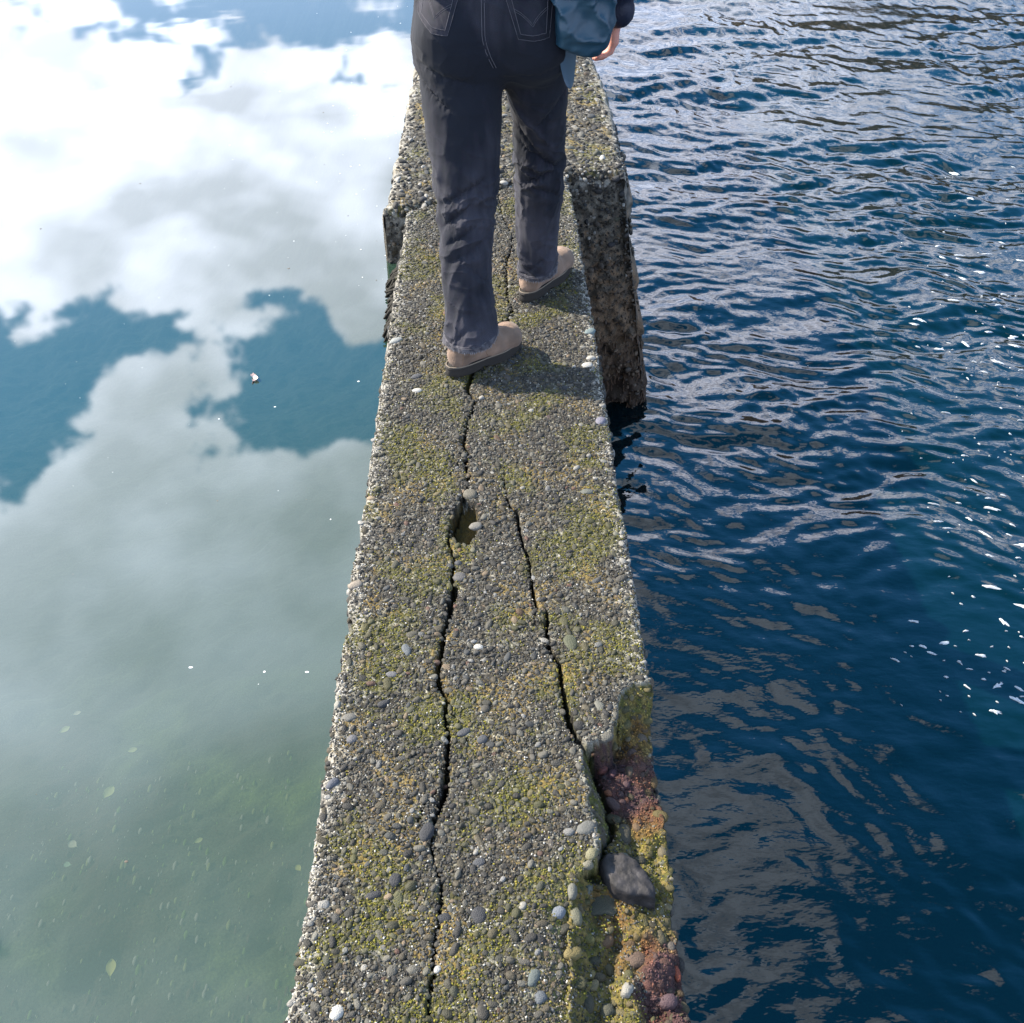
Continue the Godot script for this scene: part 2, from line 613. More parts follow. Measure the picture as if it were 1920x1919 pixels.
func hill() -> void:
	# the wooded shore that darkens the water at the far right
	var s := Surf.new()
	var n := nz(0.03, 201, 3)
	var t := nz(0.25, 202, 4)
	for j in 60:
		for k in 120:
			var a := deg_to_rad(lerpf(10.0, 75.0, k / 119.0))
			var d := lerpf(55.0, 110.0, j / 59.0)
			var up := sin(clampf(j / 40.0, 0.0, 1.0) * PI * 0.5) * clampf(k / 14.0, 0.0, 1.0) * clampf((119 - k) / 10.0, 0.0, 1.0)
			var x := sin(a) * d
			var z := -cos(a) * d
			s.v.append(Vector3(x, -2.0 + up * (19.0 + 6.0 * n.get_noise_2d(x, z) + 3.0 * t.get_noise_2d(x, z)), z))
			var g := t.get_noise_2d(x * 2.0, z * 2.0)
			s.c.append(Color(0.040, 0.034, 0.018).lerp(Color(0.085, 0.052, 0.03), clampf(0.5 + g * 1.5, 0.0, 1.0)))
	s.grid(120, 60, 0)
	fix_up(s)
	var land := put("hill", s.mesh(), M.bed)
	tag(land, "", "", "", "structure")
	var crown := SphereMesh.new()
	crown.radius = 1.0
	crown.height = 2.0
	crown.radial_segments = 14
	crown.rings = 9
	var arr := crown.get_mesh_arrays()
	var v: PackedVector3Array = arr[Mesh.ARRAY_VERTEX]
	var lump := nz(1.6, 205, 3)
	for q in v.size():
		v[q] *= 1.0 + 0.75 * lump.get_noise_3dv(v[q])
	var cs := Surf.new()
	cs.v = v
	cs.i = arr[Mesh.ARRAY_INDEX]
	var at := []
	var tint := PackedColorArray()
	var r := RandomNumberGenerator.new()
	r.seed = 9
	for k in 9000:
		var j := r.randi() % 46
		var q := 2 + r.randi() % 116
		var sz := r.randf_range(0.5, 1.3)
		at.append(Transform3D(Basis(Vector3.UP, r.randf() * TAU) * Basis.from_scale(Vector3(sz, sz * r.randf_range(0.9, 1.7), sz)), s.v[j * 120 + q] + Vector3(r.randfn(), sz * 0.4, r.randfn())))
		tint.append(Color(0.034, 0.028, 0.014).lerp(Color(0.085, 0.052, 0.03), r.randf() * r.randf() + 0.1))
	scatter("tree_cover", cs.mesh(), M.moss, at, tint, land)

# ---------------------------------------------------------------- the wall

const LEFT := [[-3.70, -0.33], [-3.087, -0.328], [-2.88, -0.339], [-2.5, -0.336], [-2.11, -0.341], [-1.70, -0.342], [-1.56, -0.350], [-1.489, -0.347], [-1.465, -0.333], [-1.43, -0.345], [-1.24, -0.350], [-0.9, -0.349], [-0.64, -0.354], [4.0, -0.36]]
const RIGHT := [[-3.70, 0.255], [-3.59, 0.257], [-3.50, 0.266], [-3.33, 0.273], [-3.07, 0.276], [-2.64, 0.285], [-2.44, 0.289], [-2.12, 0.295], [-1.94, 0.291], [-1.79, 0.297], [-1.55, 0.303], [-1.41, 0.302], [-1.318, 0.306], [-1.26, 0.309], [-1.17, 0.304], [-1.07, 0.304], [-1.0, 0.311], [-0.87, 0.309], [-0.81, 0.302], [-0.71, 0.305], [-0.63, 0.312], [4.0, 0.31]]
const CRACK := [[-3.643, -0.010], [-3.347, 0.008], [-3.199, 0.044], [-3.104, 0.043], [-2.971, 0.020], [-2.893, 0.024], [-2.772, 0.025], [-2.734, 0.039], [-2.698, 0.034], [-2.630, 0.012], [-2.516, -0.021], [-2.383, -0.082], [-2.307, -0.096], [-2.258, -0.071], [-2.203, -0.081],
	[-2.140, -0.093], [-2.068, -0.100], [-2.031, -0.088], [-1.986, -0.094], [-1.938, -0.084], [-1.886, -0.088], [-1.870, -0.093], [-1.788, -0.122], [-1.712, -0.130], [-1.645, -0.112], [-1.592, -0.116], [-1.551, -0.110], [-1.511, -0.116], [-1.458, -0.124], [-1.405, -0.132], [-1.347, -0.134],
	[-1.306, -0.142], [-1.281, -0.134], [-1.243, -0.117], [-1.197, -0.120], [-1.169, -0.110], [-1.112, -0.114], [-1.068, -0.110], [-1.016, -0.119], [-0.981, -0.130], [-0.939, -0.138], [-0.897, -0.131], [-0.861, -0.118], [-0.821, -0.114], [-0.734, -0.122], [-0.626, -0.126], [0.5, -0.13]]
const CRACK_W := [[-3.65, 0.001], [-3.3, 0.003], [-2.72, 0.0035], [-2.66, 0.010], [-2.5, 0.013], [-2.3, 0.008], [-2.25, 0.0042], [-2.1, 0.0055], [-1.9, 0.0045], [-1.86, 0.004], [-1.60, 0.0045], [-1.54, 0.012], [-1.50, 0.010], [-1.45, 0.006], [-1.33, 0.0085], [-1.29, 0.010], [-1.25, 0.004], [-1.17, 0.005], [-1.07, 0.007], [-1.02, 0.008], [-0.985, 0.005], [-0.96, 0.0022], [-0.6, 0.0026], [-0.3, 0.0026], [0.3, 0.0]]
const SPLIT := [[-1.96, 0.006], [-1.892, 0.010], [-1.851, 0.014], [-1.826, 0.020], [-1.802, 0.038], [-1.761, 0.042], [-1.699, 0.048], [-1.648, 0.063], [-1.590, 0.069], [-1.539, 0.068], [-1.494, 0.076], [-1.44, 0.070]]
const SPLIT_W := [[-1.96, 0.0], [-1.9, 0.0022], [-1.84, 0.003], [-1.80, 0.005], [-1.6, 0.0045], [-1.5, 0.0055], [-1.44, 0.0]]
const SPLIT_2 := [[-1.50, 0.096], [-1.459, 0.099], [-1.402, 0.097], [-1.365, 0.105], [-1.339, 0.120], [-1.298, 0.121], [-1.248, 0.127], [-1.215, 0.127], [-1.179, 0.135], [-1.139, 0.150]]
const SPLIT_2_W := [[-1.50, 0.0], [-1.47, 0.004], [-1.38, 0.0055], [-1.3, 0.006], [-1.22, 0.009], [-1.139, 0.011]]
const BREAK := [[-1.20, 0.140], [-1.142, 0.146], [-1.093, 0.155], [-1.034, 0.161], [-0.997, 0.160], [-0.967, 0.172], [-0.924, 0.173], [-0.893, 0.166], [-0.863, 0.126], [-0.840, 0.113], [-0.776, 0.110], [-0.672, 0.106], [-0.55, 0.094], [-0.3, 0.12], [-0.1, 0.20], [0.2, 0.35]]
const LEDGE := [[-1.188, 0.165], [-1.094, 0.188], [-1.031, 0.210], [-0.974, 0.212], [-0.928, 0.184], [-0.89, 0.166]]
const END := [[0.14, -1.142], [0.167, -1.135], [0.196, -1.141], [0.216, -1.162], [0.229, -1.195], [0.236, -1.230], [0.244, -1.257], [0.273, -1.277], [0.32, -1.283]]

var hn: Array[FastNoiseLite] = []
var row_z := 0.0
var rc := PackedFloat32Array([0, 0, 0, 0, 0, 0, 0, 0, 0, 0, 0])   # what the row at row_z crosses: see at_row

func at_row(z: float) -> void:
	row_z = z
	var jag: float = 0.004 * hn[3].get_noise_2d(z * 60.0, 3.0) + 0.002 * hn[3].get_noise_2d(z * 170.0, 9.0)
	var jag2: float = 0.004 * hn[3].get_noise_2d(z * 60.0, 33.0) + 0.002 * hn[3].get_noise_2d(z * 170.0, 39.0)
	rc[0] = pl(CRACK, z) + jag
	rc[1] = 0.74 * pl(CRACK_W, z) * (1.0 + 0.45 * hn[3].get_noise_2d(z * 80.0, 50.0))
	rc[2] = pl(SPLIT, z) + jag2
	rc[3] = 0.72 * pl(SPLIT_W, z) if z > -1.96 and z < -1.44 else 0.0
	rc[4] = pl(SPLIT_2, z) + jag2
	rc[5] = 0.72 * pl(SPLIT_2_W, z) if z > -1.5 and z < -1.139 else 0.0
	rc[6] = pl(BREAK, z) + jag * 1.6
	rc[7] = pl(LEDGE, z) + jag2 * 1.5 if z < -0.89 else rc[6]
	rc[8] = pl(LEFT, z) + 0.006 * hn[3].get_noise_2d(z * 12.0, 70.0) + 0.003 * hn[3].get_noise_2d(z * 55.0, 71.0)
	rc[9] = pl(RIGHT, z) + 0.005 * hn[3].get_noise_2d(z * 14.0, 80.0) + 0.004 * hn[3].get_noise_2d(z * 50.0, 81.0)

func joint(x: float) -> float:      # where the wider far part of the wall begins
	return lerpf(-3.37, -3.66, clampf((x + 0.35) / 0.6, 0.0, 1.0))

# which piece of the near wall a point of the current row lies on: 0 left, 1 middle, 2 right, 3 broken ledge
func piece(x: float) -> int:
	var z := row_z
	if z > -1.30 and x > rc[6] and (z > pl(END, x) + 0.006 * hn[3].get_noise_2d(x * 35.0, z * 35.0)):
		return 3
	if x < rc[0]:
		return 0
	if z > -1.96 and z <= -1.45 and x > rc[2]:
		return 2
	if z > -1.45 and z <= -1.1 and x > rc[4]:
		return 2
	return 1

# height of the near wall's top on the current row
func top(x: float, p: int) -> float:
	var z := row_z
	var rough: float = 0.0022 * hn[1].get_noise_2d(x, z) + 0.0012 * hn[2].get_noise_2d(x, z)
	var y: float = 0.006 * hn[0].get_noise_2d(x, z) + rough
	if p == 3:
		var e := clampf((x - rc[7]) / 0.05, 0.0, 1.0)
		y = -0.070 + 0.022 * hn[0].get_noise_2d(x * 3.0, z * 3.0) + 3.2 * rough - 0.012 * clampf((x - 0.22) / 0.09, 0.0, 1.0)
		if z < -0.87 and x < rc[7]:      # the gap between the slab and the ledge
			var t := clampf((x - rc[6]) / maxf(rc[7] - rc[6], 0.004), 0.0, 1.0)
			y = lerpf(-0.012, -0.12, pow(t, 1.6)) + rough * 3.0
		elif z >= -0.87:
			y = lerpf(-0.012, y, clampf((x - rc[6]) / 0.05, 0.0, 1.0)) + 0.008 * hn[1].get_noise_2d(x * 0.6, z * 0.6)
		var up := z - pl(END, x)
		var run := 0.07 if x > 0.235 else 0.028
		if x > rc[7] - 0.004 and up < run:
			y = lerpf(-0.006, y, clampf(up / run, 0.0, 1.0)) + 3.0 * rough
		return y
	if p == 1:
		y -= 0.004 * clampf((z + 1.9) / 0.3, 0.0, 1.0)
		var m := clampf(1.0 - (rc[6] - x) / 0.075, 0.0, 1.0) * clampf((z + 0.90) / 0.1, 0.0, 1.0)
		y -= 0.022 * m * m
	elif p == 2:
		y += 0.004
	for k in [0, 2, 4]:
		var w := rc[k + 1]
		if w > 0.0:
			var d := absf(x - rc[k])
			if d < w:
				y -= 0.055 * minf(1.0, w / 0.003)
			else:
				var lip := 0.004 + 0.014 * maxf(0.0, hn[1].get_noise_2d(x * 1.6 + k * 9.0, z * 1.6))      # chipped lips
				if d < w + lip:
					y -= (0.0025 + 0.25 * lip) * (1.0 - (d - w) / lip)
	for k in 3:
		var b0: float = [-2.02, -1.30, -1.06][k]
		var b1: float = [-1.84, -1.12, -0.90][k]
		if z > b0 and z < b1:
			var t := (z - b0) / (b1 - b0)
			var bx: float = lerpf([-0.09, -0.14, -0.11][k], [-0.19, -0.06, -0.215][k], t) + 0.012 * hn[3].get_noise_2d(z * 40.0, k * 30.0)
			if absf(x - bx) < 0.0026 * (1.0 - t):
				y -= 0.014
	var hx := (x + 0.090) / 0.033
	var hz := (z + 1.775 + 0.25 * (x + 0.09)) / 0.072
	var hd := sqrt(hx * hx + hz * hz) + 0.16 * hn[1].get_noise_2d(x * 1.5, z * 1.5)
	if hd < 1.12:
		y -= 0.052 * clampf((1.12 - hd) / 0.3, 0.0, 1.0) - 0.010 * clampf(0.5 - hd, 0.0, 1.0)
	if z < joint(x) + 0.012:
		y -= 0.06
	var edge := minf(x - rc[8], rc[9] - x)
	var rr := 0.016 + 0.010 * hn[1].get_noise_2d(z * 0.7, 5.0 if x < 0.0 else 25.0)
	if edge < rr:
		y -= rr - sqrt(maxf(rr * rr - (rr - edge) * (rr - edge), 0.0))
	return y

func mortar_colour(x: float, z: float, p: int, edge: float, y: float) -> Color:
	var f: float = hn[2].get_noise_2d(x * 1.3, z * 1.3)
	var g: float = hn[1].get_noise_2d(x * 1.7 + 7.0, z * 1.7)
	var c := Color(0.036, 0.031, 0.022).lerp(Color(0.115, 0.10, 0.072), clampf(0.30 + 0.8 * g + 0.7 * f, 0.0, 1.0))
	var moss: float = hn[4].get_noise_2d(x, z) + 0.45 * g + 0.10 * clampf((z + 1.7) / 0.5, 0.0, 1.0)
	c = c.lerp(Color(0.13, 0.125, 0.012), clampf((moss + 0.03) * 2.0, 0.0, 0.85))
	var och: float = hn[5].get_noise_2d(x, z) + 0.35 * f
	c = c.lerp(Color(0.30, 0.21, 0.055), clampf((och - 0.20) * 4.0, 0.0, 0.8))
	# lime and barnacle scars along the worn edges
	var pale := clampf(1.0 - edge / 0.06, 0.0, 1.0)
	c = c.lerp(Color(0.52, 0.49, 0.42), clampf(pale * 1.5 + g * 1.5 + f * 0.6 - 0.42, 0.0, 0.92))
	var rim := 0.0
	if p == 2 and z > -1.32:
		rim = 1.0 - (pl(END, x) - z) / 0.035
	elif p == 1 and z > -1.15 and z < -0.8:
		rim = 1.0 - (rc[6] - x) / 0.016
	c = c.lerp(Color(0.46, 0.44, 0.36), clampf(rim * 1.4 + g - 0.2, 0.0, 0.9))
	if p == 3:
		var r: float = hn[5].get_noise_2d(x * 0.9 + 3.0, z * 0.9)
		c = Color(0.28, 0.215, 0.06).lerp(Color(0.12, 0.12, 0.02), clampf(0.3 + 1.6 * g, 0.0, 1.0))
		var red := maxf(1.0 - absf(z + 1.08) / 0.10, 1.0 - (absf(z + 0.68) / 0.13 + clampf((0.25 - x) / 0.05, 0.0, 2.0)))
		c = c.lerp(Color(0.085, 0.030, 0.022).lerp(Color(0.080, 0.042, 0.046), clampf(0.5 + 2.0 * r, 0.0, 1.0)), clampf(red * 2.2 + 0.5 * g, 0.0, 1.0))
		c = c.lerp(Color(0.19, 0.07, 0.02), clampf(r * 2.0 - 0.45, 0.0, 0.6))
		if z < -0.87 and x < rc[7]:
			c = Color(0.13, 0.115, 0.085).lerp(Color(0.14, 0.145, 0.022), clampf(0.5 + 2.0 * g, 0.0, 1.0))
	elif p == 1 and z > -0.9:
		var m := clampf(1.0 - (rc[6] - x) / 0.09, 0.0, 1.0)
		c = c.lerp(Color(0.36, 0.29, 0.12).lerp(Color(0.16, 0.17, 0.02), clampf(0.45 + 1.8 * g, 0.0, 1.0)), m * 0.9)
	if y < -0.03 and p != 3:
		c = Color(0.26, 0.17, 0.03).lerp(Color(0.10, 0.08, 0.03), clampf(0.5 + 1.6 * f, 0.0, 1.0)) if absf(x + 0.09) < 0.04 and absf(z + 1.775) < 0.085 else c
	return c * (0.9 + 0.5 * f)

func make_pebbles() -> void:    # three water-worn shapes and four broken ones
	if pebble_shapes.size():
		return
	var r2 := RandomNumberGenerator.new()
	r2.seed = 77
	for k in 8:
		var sp := SphereMesh.new()
		sp.radius = 1.0
		sp.height = 2.0
		sp.radial_segments = 10 if k < 7 else 28
		sp.rings = 6 if k < 7 else 16
		var arr := sp.get_mesh_arrays()
		var v: PackedVector3Array = arr[Mesh.ARRAY_VERTEX]
		var n := nz(0.55, 300 + k, 2)
		var cuts: Array[Vector3] = []
		for q in 11:
			cuts.append(Vector3(r2.randfn(), r2.randfn() * 0.8, r2.randfn()).normalized() * r2.randf_range(0.72, 1.0))
		for q in v.size():
			var u := v[q]
			var r := 1.0 + 0.30 * n.get_noise_3dv(u)
			if k >= 3:
				for cut in cuts:
					var m := cut.length()
					var d := u.dot(cut) / m
					if d > 0.2:
						r = minf(r, m / d)
				r *= 1.0 + 0.06 * n.get_noise_3dv(u * 4.0)
			u = u * r
			u.y = clampf(u.y, -0.9, 0.82)
			v[q] = u
		var s := Surf.new()
		s.v = v
		s.i = arr[Mesh.ARRAY_INDEX]
		s.normals()
		# the seam's doubled vertices share a normal
		for a in v.size():
			for b in range(a + 1, v.size()):
				if v[a].distance_squared_to(v[b]) < 1e-8:
					var m := (s.n[a] + s.n[b]).normalized()
					s.n[a] = m
					s.n[b] = m
		pebble_shapes.append(s.mesh())

func pebble_colour(pale: float, rust := 0.0) -> Color:
	var t := rng.randf()
	var k := rng.randf_range(0.75, 1.3)
	var c: Color
	if rust > 0.0 and rng.randf() < rust:
		c = [Color(0.085, 0.045, 0.048), Color(0.11, 0.040, 0.030), Color(0.075, 0.052, 0.058), Color(0.14, 0.065, 0.025), Color(0.06, 0.046, 0.05)][rng.randi() % 5]
	elif t < pale:
		c = Color(0.52, 0.50, 0.45)
	elif t < pale + 0.38:
		c = Color(0.042, 0.041, 0.039)
	elif t < pale + 0.58:
		c = Color(0.115, 0.108, 0.090)
	elif t < pale + 0.72:
		c = Color(0.115, 0.096, 0.060)
	elif t < pale + 0.86:
		c = Color(0.21, 0.20, 0.165)
	elif t < pale + 0.93:
		c = Color(0.085, 0.092, 0.095)
	elif t < pale + 0.965:
		c = Color(0.30, 0.22, 0.14)
	elif t < pale + 0.975:
		c = Color(0.20, 0.10, 0.07)
	else:
		c = Color(0.34, 0.34, 0.33)
	return c * k * 0.78

func stone_mat(c: Color) -> StandardMaterial3D:    # a few shared tones for stones that are objects of their own
	var key := "stone %d %d %d" % [int(c.r * 60.0), int(c.g * 60.0), int(c.b * 60.0)]
	if not M.has(key):
		var m: StandardMaterial3D = M.stone.duplicate()
		m.vertex_color_use_as_albedo = false
		m.albedo_color = Color(c.r * 1.25, c.g * 1.25, c.b * 1.25).clamp().linear_to_srgb()
		M[key] = m
	return M[key]

func wall() -> void:
	make_pebbles()
	hn = [nz(2.6, 401, 2), nz(26.0, 402, 2), nz(95.0, 403, 2), nz(1.0, 404, 2), nz(4.2, 405, 4), nz(5.5, 406, 4)]
	var w := base("sea_wall", "old cracked pebbly concrete sea wall running straight away between still and choppy water", "wall")
	w.set_meta("kind", "thing")
	near_wall(w)
	far_wall(w)

func near_wall(w: Node3D) -> void:
	var zs := PackedFloat32Array()
	var z := 4.0
	while z > -3.70:
		zs.append(z)
		z -= 0.0032 + 0.0007 * maxf(-z - 0.4, 0.0) if z < -0.42 else (0.02 if z < 0.1 else 0.15)
	const NT := 190
	const SL := 10
	const SR := 22
	const N := NT + SL + SR
	var s := Surf.new()
	var id := PackedByteArray()
	for zz in zs:
		at_row(zz)
		var xl := rc[8]
		var xr := rc[9]
		for k in N:
			var t := (k - SL) / float(NT - 1)
			if t >= 0.0 and t <= 1.0:
				var x := lerpf(xl, xr, t)
				var p := piece(x)
				var y := top(x, p)
				s.v.append(Vector3(x, y, zz))
				s.c.append(mortar_colour(x, zz, p, minf(x - xl, xr - x), y))
				id.append(p)
			else:
				var left := k < SL
				var q := (SL - k) / float(SL) if left else (k - SL - NT + 1) / float(SR)
				var x := xl if left else xr
				var p := piece(x + 0.0005) if left else piece(x - 0.0005)
				var y0 := top(x, p)
				var y := lerpf(y0, -1.6, pow(q, 1.5))
				var b: float = (0.014 * hn[1].get_noise_2d(zz * 0.5, y * 0.5 + 40.0) + 0.004 * hn[2].get_noise_2d(zz, y)) * minf(1.0, q * 8.0)
				s.v.append(Vector3(x + (-b - 0.004 if left else b - 0.03 * q), y, zz))
				var c := Color(0.16, 0.15, 0.125).lerp(Color(0.45, 0.43, 0.37), clampf(0.5 - (y0 - y) / 0.05 + hn[1].get_noise_2d(zz, y), 0.0, 1.0))
				c = c.lerp(Color(0.05, 0.042, 0.026), clampf((-0.62 - y) * 4.0, 0.0, 1.0) if not left else 0.0)
				s.c.append(c)
				id.append(p)
	s.grid(N, zs.size(), 0)
	s.normals()
	if s.n[SL + 60 + N * 200].y < 0.0:
		s.flip()
		s.normals()
	var names := ["left_slab", "middle_slab", "right_slab", "broken_ledge"]
	var about := ["", "", "", "rust stained lower ledge where the concrete has broken away"]
	var slabs: Array = []
	for p in 4:
		var part := Surf.new()
		var map := PackedInt32Array()
		map.resize(s.v.size())
		map.fill(-1)
		for k in range(0, s.i.size(), 3):
			if id[s.i[k]] != p:
				continue
			for q in 3:
				var a := s.i[k + q]
				if map[a] < 0:
					map[a] = part.v.size()
					part.v.append(s.v[a])
					part.n.append(s.n[a])
					part.c.append(s.c[a])
				part.i.append(map[a])
		slabs.append(tag(put("concrete_slab" if p < 3 else "broken_ledge", part.mesh(), M.mortar, w), about[p]))
	near_pebbles(slabs)
	face_pebbles(slabs[2], RIGHT, 0.0, 1.0, -0.45, -3.6, 1.1, 5000)
	var fringe := Surf.new()  # near-black strands added in place of the dark reflection at the waterline
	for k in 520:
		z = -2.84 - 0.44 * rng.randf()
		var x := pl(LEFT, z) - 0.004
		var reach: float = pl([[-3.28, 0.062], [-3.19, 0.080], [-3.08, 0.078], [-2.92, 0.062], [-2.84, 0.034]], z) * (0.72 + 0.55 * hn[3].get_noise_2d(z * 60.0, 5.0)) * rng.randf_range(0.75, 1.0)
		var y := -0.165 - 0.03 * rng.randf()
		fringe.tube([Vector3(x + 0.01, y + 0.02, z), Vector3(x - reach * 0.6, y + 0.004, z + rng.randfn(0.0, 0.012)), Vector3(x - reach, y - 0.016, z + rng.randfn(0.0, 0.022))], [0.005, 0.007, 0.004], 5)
	put("weed_and_dark_reflection", fringe.mesh(), mat(Color(0.014, 0.012, 0.007), 0.9), slabs[0]).set_meta("kind", "stuff")
	face_pebbles(slabs[0], LEFT, 0.0, -1.0, -0.45, -3.4, 0.3, 1500)

var taken := {}

func free_at(x: float, z: float, r: float) -> bool:
	var ci := int(floor(x / 0.02))
	var cj := int(floor(z / 0.02))
	var reach := int(ceil((r + 0.02) / 0.02))
	for a in range(ci - reach, ci + reach + 1):
		for b in range(cj - reach, cj + reach + 1):
			var cell = taken.get(a * 4096 + b)
			if cell == null:
				continue
			for q in cell:
				var dx: float = q.x - x
				var dz: float = q.y - z
				var m: float = (q.z + r) * 0.8
				if dx * dx + dz * dz < m * m:
					return false
	var key := ci * 4096 + cj
	if not taken.has(key):
		taken[key] = []
	taken[key].append(Vector3(x, z, r))
	return true

func near_pebbles(slabs: Array) -> void:
	# single stones that stand out in the photograph: x, z, half length, half width, half height, turn, tone
	var grey := Color(0.10, 0.105, 0.115)
	var dark := Color(0.05, 0.052, 0.058)
	var white := Color(0.72, 0.70, 0.64)
	var known := [
		[-0.145, -0.950, 0.021, 0.013, 0.009, 70.0, dark], [-0.047, -0.891, 0.0125, 0.0095, 0.008, 20.0, grey], [-0.047, -0.792, 0.018, 0.016, 0.008, 80.0, dark], [-0.107, -0.788, 0.014, 0.011, 0.008, 0.0, dark], [-0.197, -0.857, 0.016, 0.013, 0.008, 60.0, dark],
		[-0.233, -0.828, 0.018, 0.009, 0.007, 20.0, dark], [-0.275, -0.632, 0.016, 0.013, 0.010, 50.0, white], [-0.330, -1.053, 0.016, 0.011, 0.010, 40.0, Color(0.14, 0.15, 0.18)], [-0.315, -1.205, 0.020, 0.012, 0.009, 10.0, Color(0.24, 0.23, 0.20)],
		[-0.303, -1.154, 0.013, 0.011, 0.008, 30.0, Color(0.19, 0.19, 0.20)], [-0.043, -1.151, 0.012, 0.010, 0.008, 40.0, grey], [-0.208, -1.378, 0.018, 0.011, 0.009, 110.0, Color(0.17, 0.19, 0.205)], [-0.053, -1.385, 0.014, 0.009, 0.008, -20.0, white],
		[0.146, -1.388, 0.024, 0.019, 0.007, 90.0, Color(0.13, 0.14, 0.08)], [-0.235, -1.312, 0.013, 0.009, 0.007, 0.0, Color(0.20, 0.20, 0.21)], [-0.080, -1.168, 0.016, 0.009, 0.007, 30.0, grey], [-0.078, -1.868, 0.018, 0.017, 0.013, 0.0, Color(0.22, 0.20, 0.15)],
		[-0.063, -1.757, 0.016, 0.012, 0.008, 20.0, Color(0.30, 0.28, 0.24)], [-0.098, -1.592, 0.015, 0.017, 0.009, 60.0, Color(0.16, 0.155, 0.15)], [-0.103, -1.636, 0.010, 0.010, 0.009, 0.0, grey], [-0.115, -0.70, 0.009, 0.008, 0.007, 0.0, white], [-0.235, -2.30, 0.015, 0.010, 0.007, 10.0, white],
		[-0.24, -2.37, 0.018, 0.011, 0.007, 30.0, grey], [0.272, -2.60, 0.022, 0.014, 0.010, 40.0, Color(0.28, 0.36, 0.36)], [0.252, -2.42, 0.018, 0.016, 0.010, 0.0, white], [0.270, -2.16, 0.021, 0.015, 0.010, 60.0, Color(0.30, 0.29, 0.36)], [0.214, -1.87, 0.020, 0.012, 0.007, 10.0, Color(0.20, 0.21, 0.18)],
		[-0.31, -2.55, 0.022, 0.013, 0.010, 35.0, Color(0.45, 0.47, 0.45)], [-0.325, -1.86, 0.014, 0.010, 0.008, 0.0, Color(0.42, 0.32, 0.2)], [-0.336, -1.565, 0.019, 0.014, 0.010, 10.0, Color(0.45, 0.38, 0.30)],
		[0.150, -0.862, 0.016, 0.011, 0.012, 60.0, Color(0.24, 0.29, 0.31)], [0.118, -0.838, 0.017, 0.011, 0.013, 80.0, Color(0.26, 0.30, 0.33)], [0.092, -0.80, 0.015, 0.012, 0.012, 30.0, Color(0.27, 0.30, 0.34)], [0.122, -0.795, 0.014, 0.022, 0.014, 10.0, Color(0.20, 0.24, 0.22)], [0.158, -0.905, 0.016, 0.013, 0.013, 70.0, Color(0.30, 0.28, 0.16)], [0.152, -0.955, 0.020, 0.015, 0.011, 30.0, Color(0.20, 0.20, 0.18)], [0.150, -0.885, 0.011, 0.009, 0.010, 0.0, Color(0.27, 0.25, 0.18)],
		[0.045, -0.685, 0.018, 0.012, 0.010, 60.0, Color(0.15, 0.18, 0.17)], [0.055, -0.655, 0.015, 0.013, 0.010, 10.0, Color(0.17, 0.19, 0.20)]]
	var ledge_stones := [
		[0.172, -0.842, 0.048, 0.030, 0.016, 20.0, Color(0.13, 0.16, 0.13)], [0.228, -0.978, 0.025, 0.018, 0.015, 80.0, Color(0.075, 0.07, 0.085)], [0.254, -0.990, 0.013, 0.009, 0.009, 100.0, Color(0.2, 0.13, 0.09)], [0.253, -0.928, 0.015, 0.013, 0.013, 0.0, Color(0.07, 0.065, 0.07)], [0.223, -0.93, 0.013, 0.009, 0.010, 50.0, Color(0.22, 0.26, 0.27)], [0.205, -0.965, 0.012, 0.010, 0.010, 0.0, Color(0.10, 0.10, 0.10)],
		[0.223, -0.740, 0.030, 0.019, 0.016, 15.0, Color(0.20, 0.13, 0.14)], [0.178, -0.772, 0.016, 0.013, 0.012, 30.0, Color(0.19, 0.10, 0.075)], [0.205, -0.682, 0.015, 0.012, 0.014, 50.0, white], [0.150, -0.735, 0.022, 0.014, 0.014, 20.0, Color(0.055, 0.052, 0.05)], [0.178, -0.733, 0.022, 0.013, 0.012, 110.0, Color(0.10, 0.105, 0.085)], [0.155, -0.708, 0.019, 0.011, 0.012, 0.0, Color(0.05, 0.05, 0.052)], [0.135, -0.662, 0.014, 0.022, 0.013, 10.0, Color(0.06, 0.06, 0.06)],
		[0.283, -1.195, 0.017, 0.016, 0.014, 15.0, Color(0.21, 0.19, 0.165)], [0.219, -1.112, 0.015, 0.013, 0.012, 0.0, Color(0.17, 0.07, 0.10)], [0.243, -1.088, 0.012, 0.010, 0.009, 40.0, Color(0.17, 0.09, 0.10)], [0.205, -1.06, 0.009, 0.008, 0.008, 0.0, Color(0.40, 0.14, 0.05)], [0.24, -1.055, 0.008, 0.008, 0.007, 0.0, Color(0.40, 0.14, 0.06)], [0.262, -1.16, 0.014, 0.010, 0.010, 20.0, Color(0.15, 0.10, 0.11)], [0.198, -1.118, 0.014, 0.009, 0.010, 30.0, Color(0.30, 0.08, 0.06)],
		[0.299, -0.722, 0.007, 0.017, 0.009, 10.0, Color(0.62, 0.13, 0.05)], [0.276, -0.672, 0.018, 0.016, 0.014, 0.0, Color(0.20, 0.12, 0.14)], [0.30, -0.95, 0.014, 0.020, 0.014, 0.0, Color(0.15, 0.14, 0.14)], [0.292, -0.765, 0.011, 0.014, 0.011, 0.0, Color(0.17, 0.17, 0.17)], [0.17, -0.655, 0.016, 0.014, 0.013, 0.0, Color(0.12, 0.12, 0.125)], [0.215, -0.625, 0.017, 0.014, 0.013, 30.0, Color(0.14, 0.11, 0.09)]]
	var single := 0
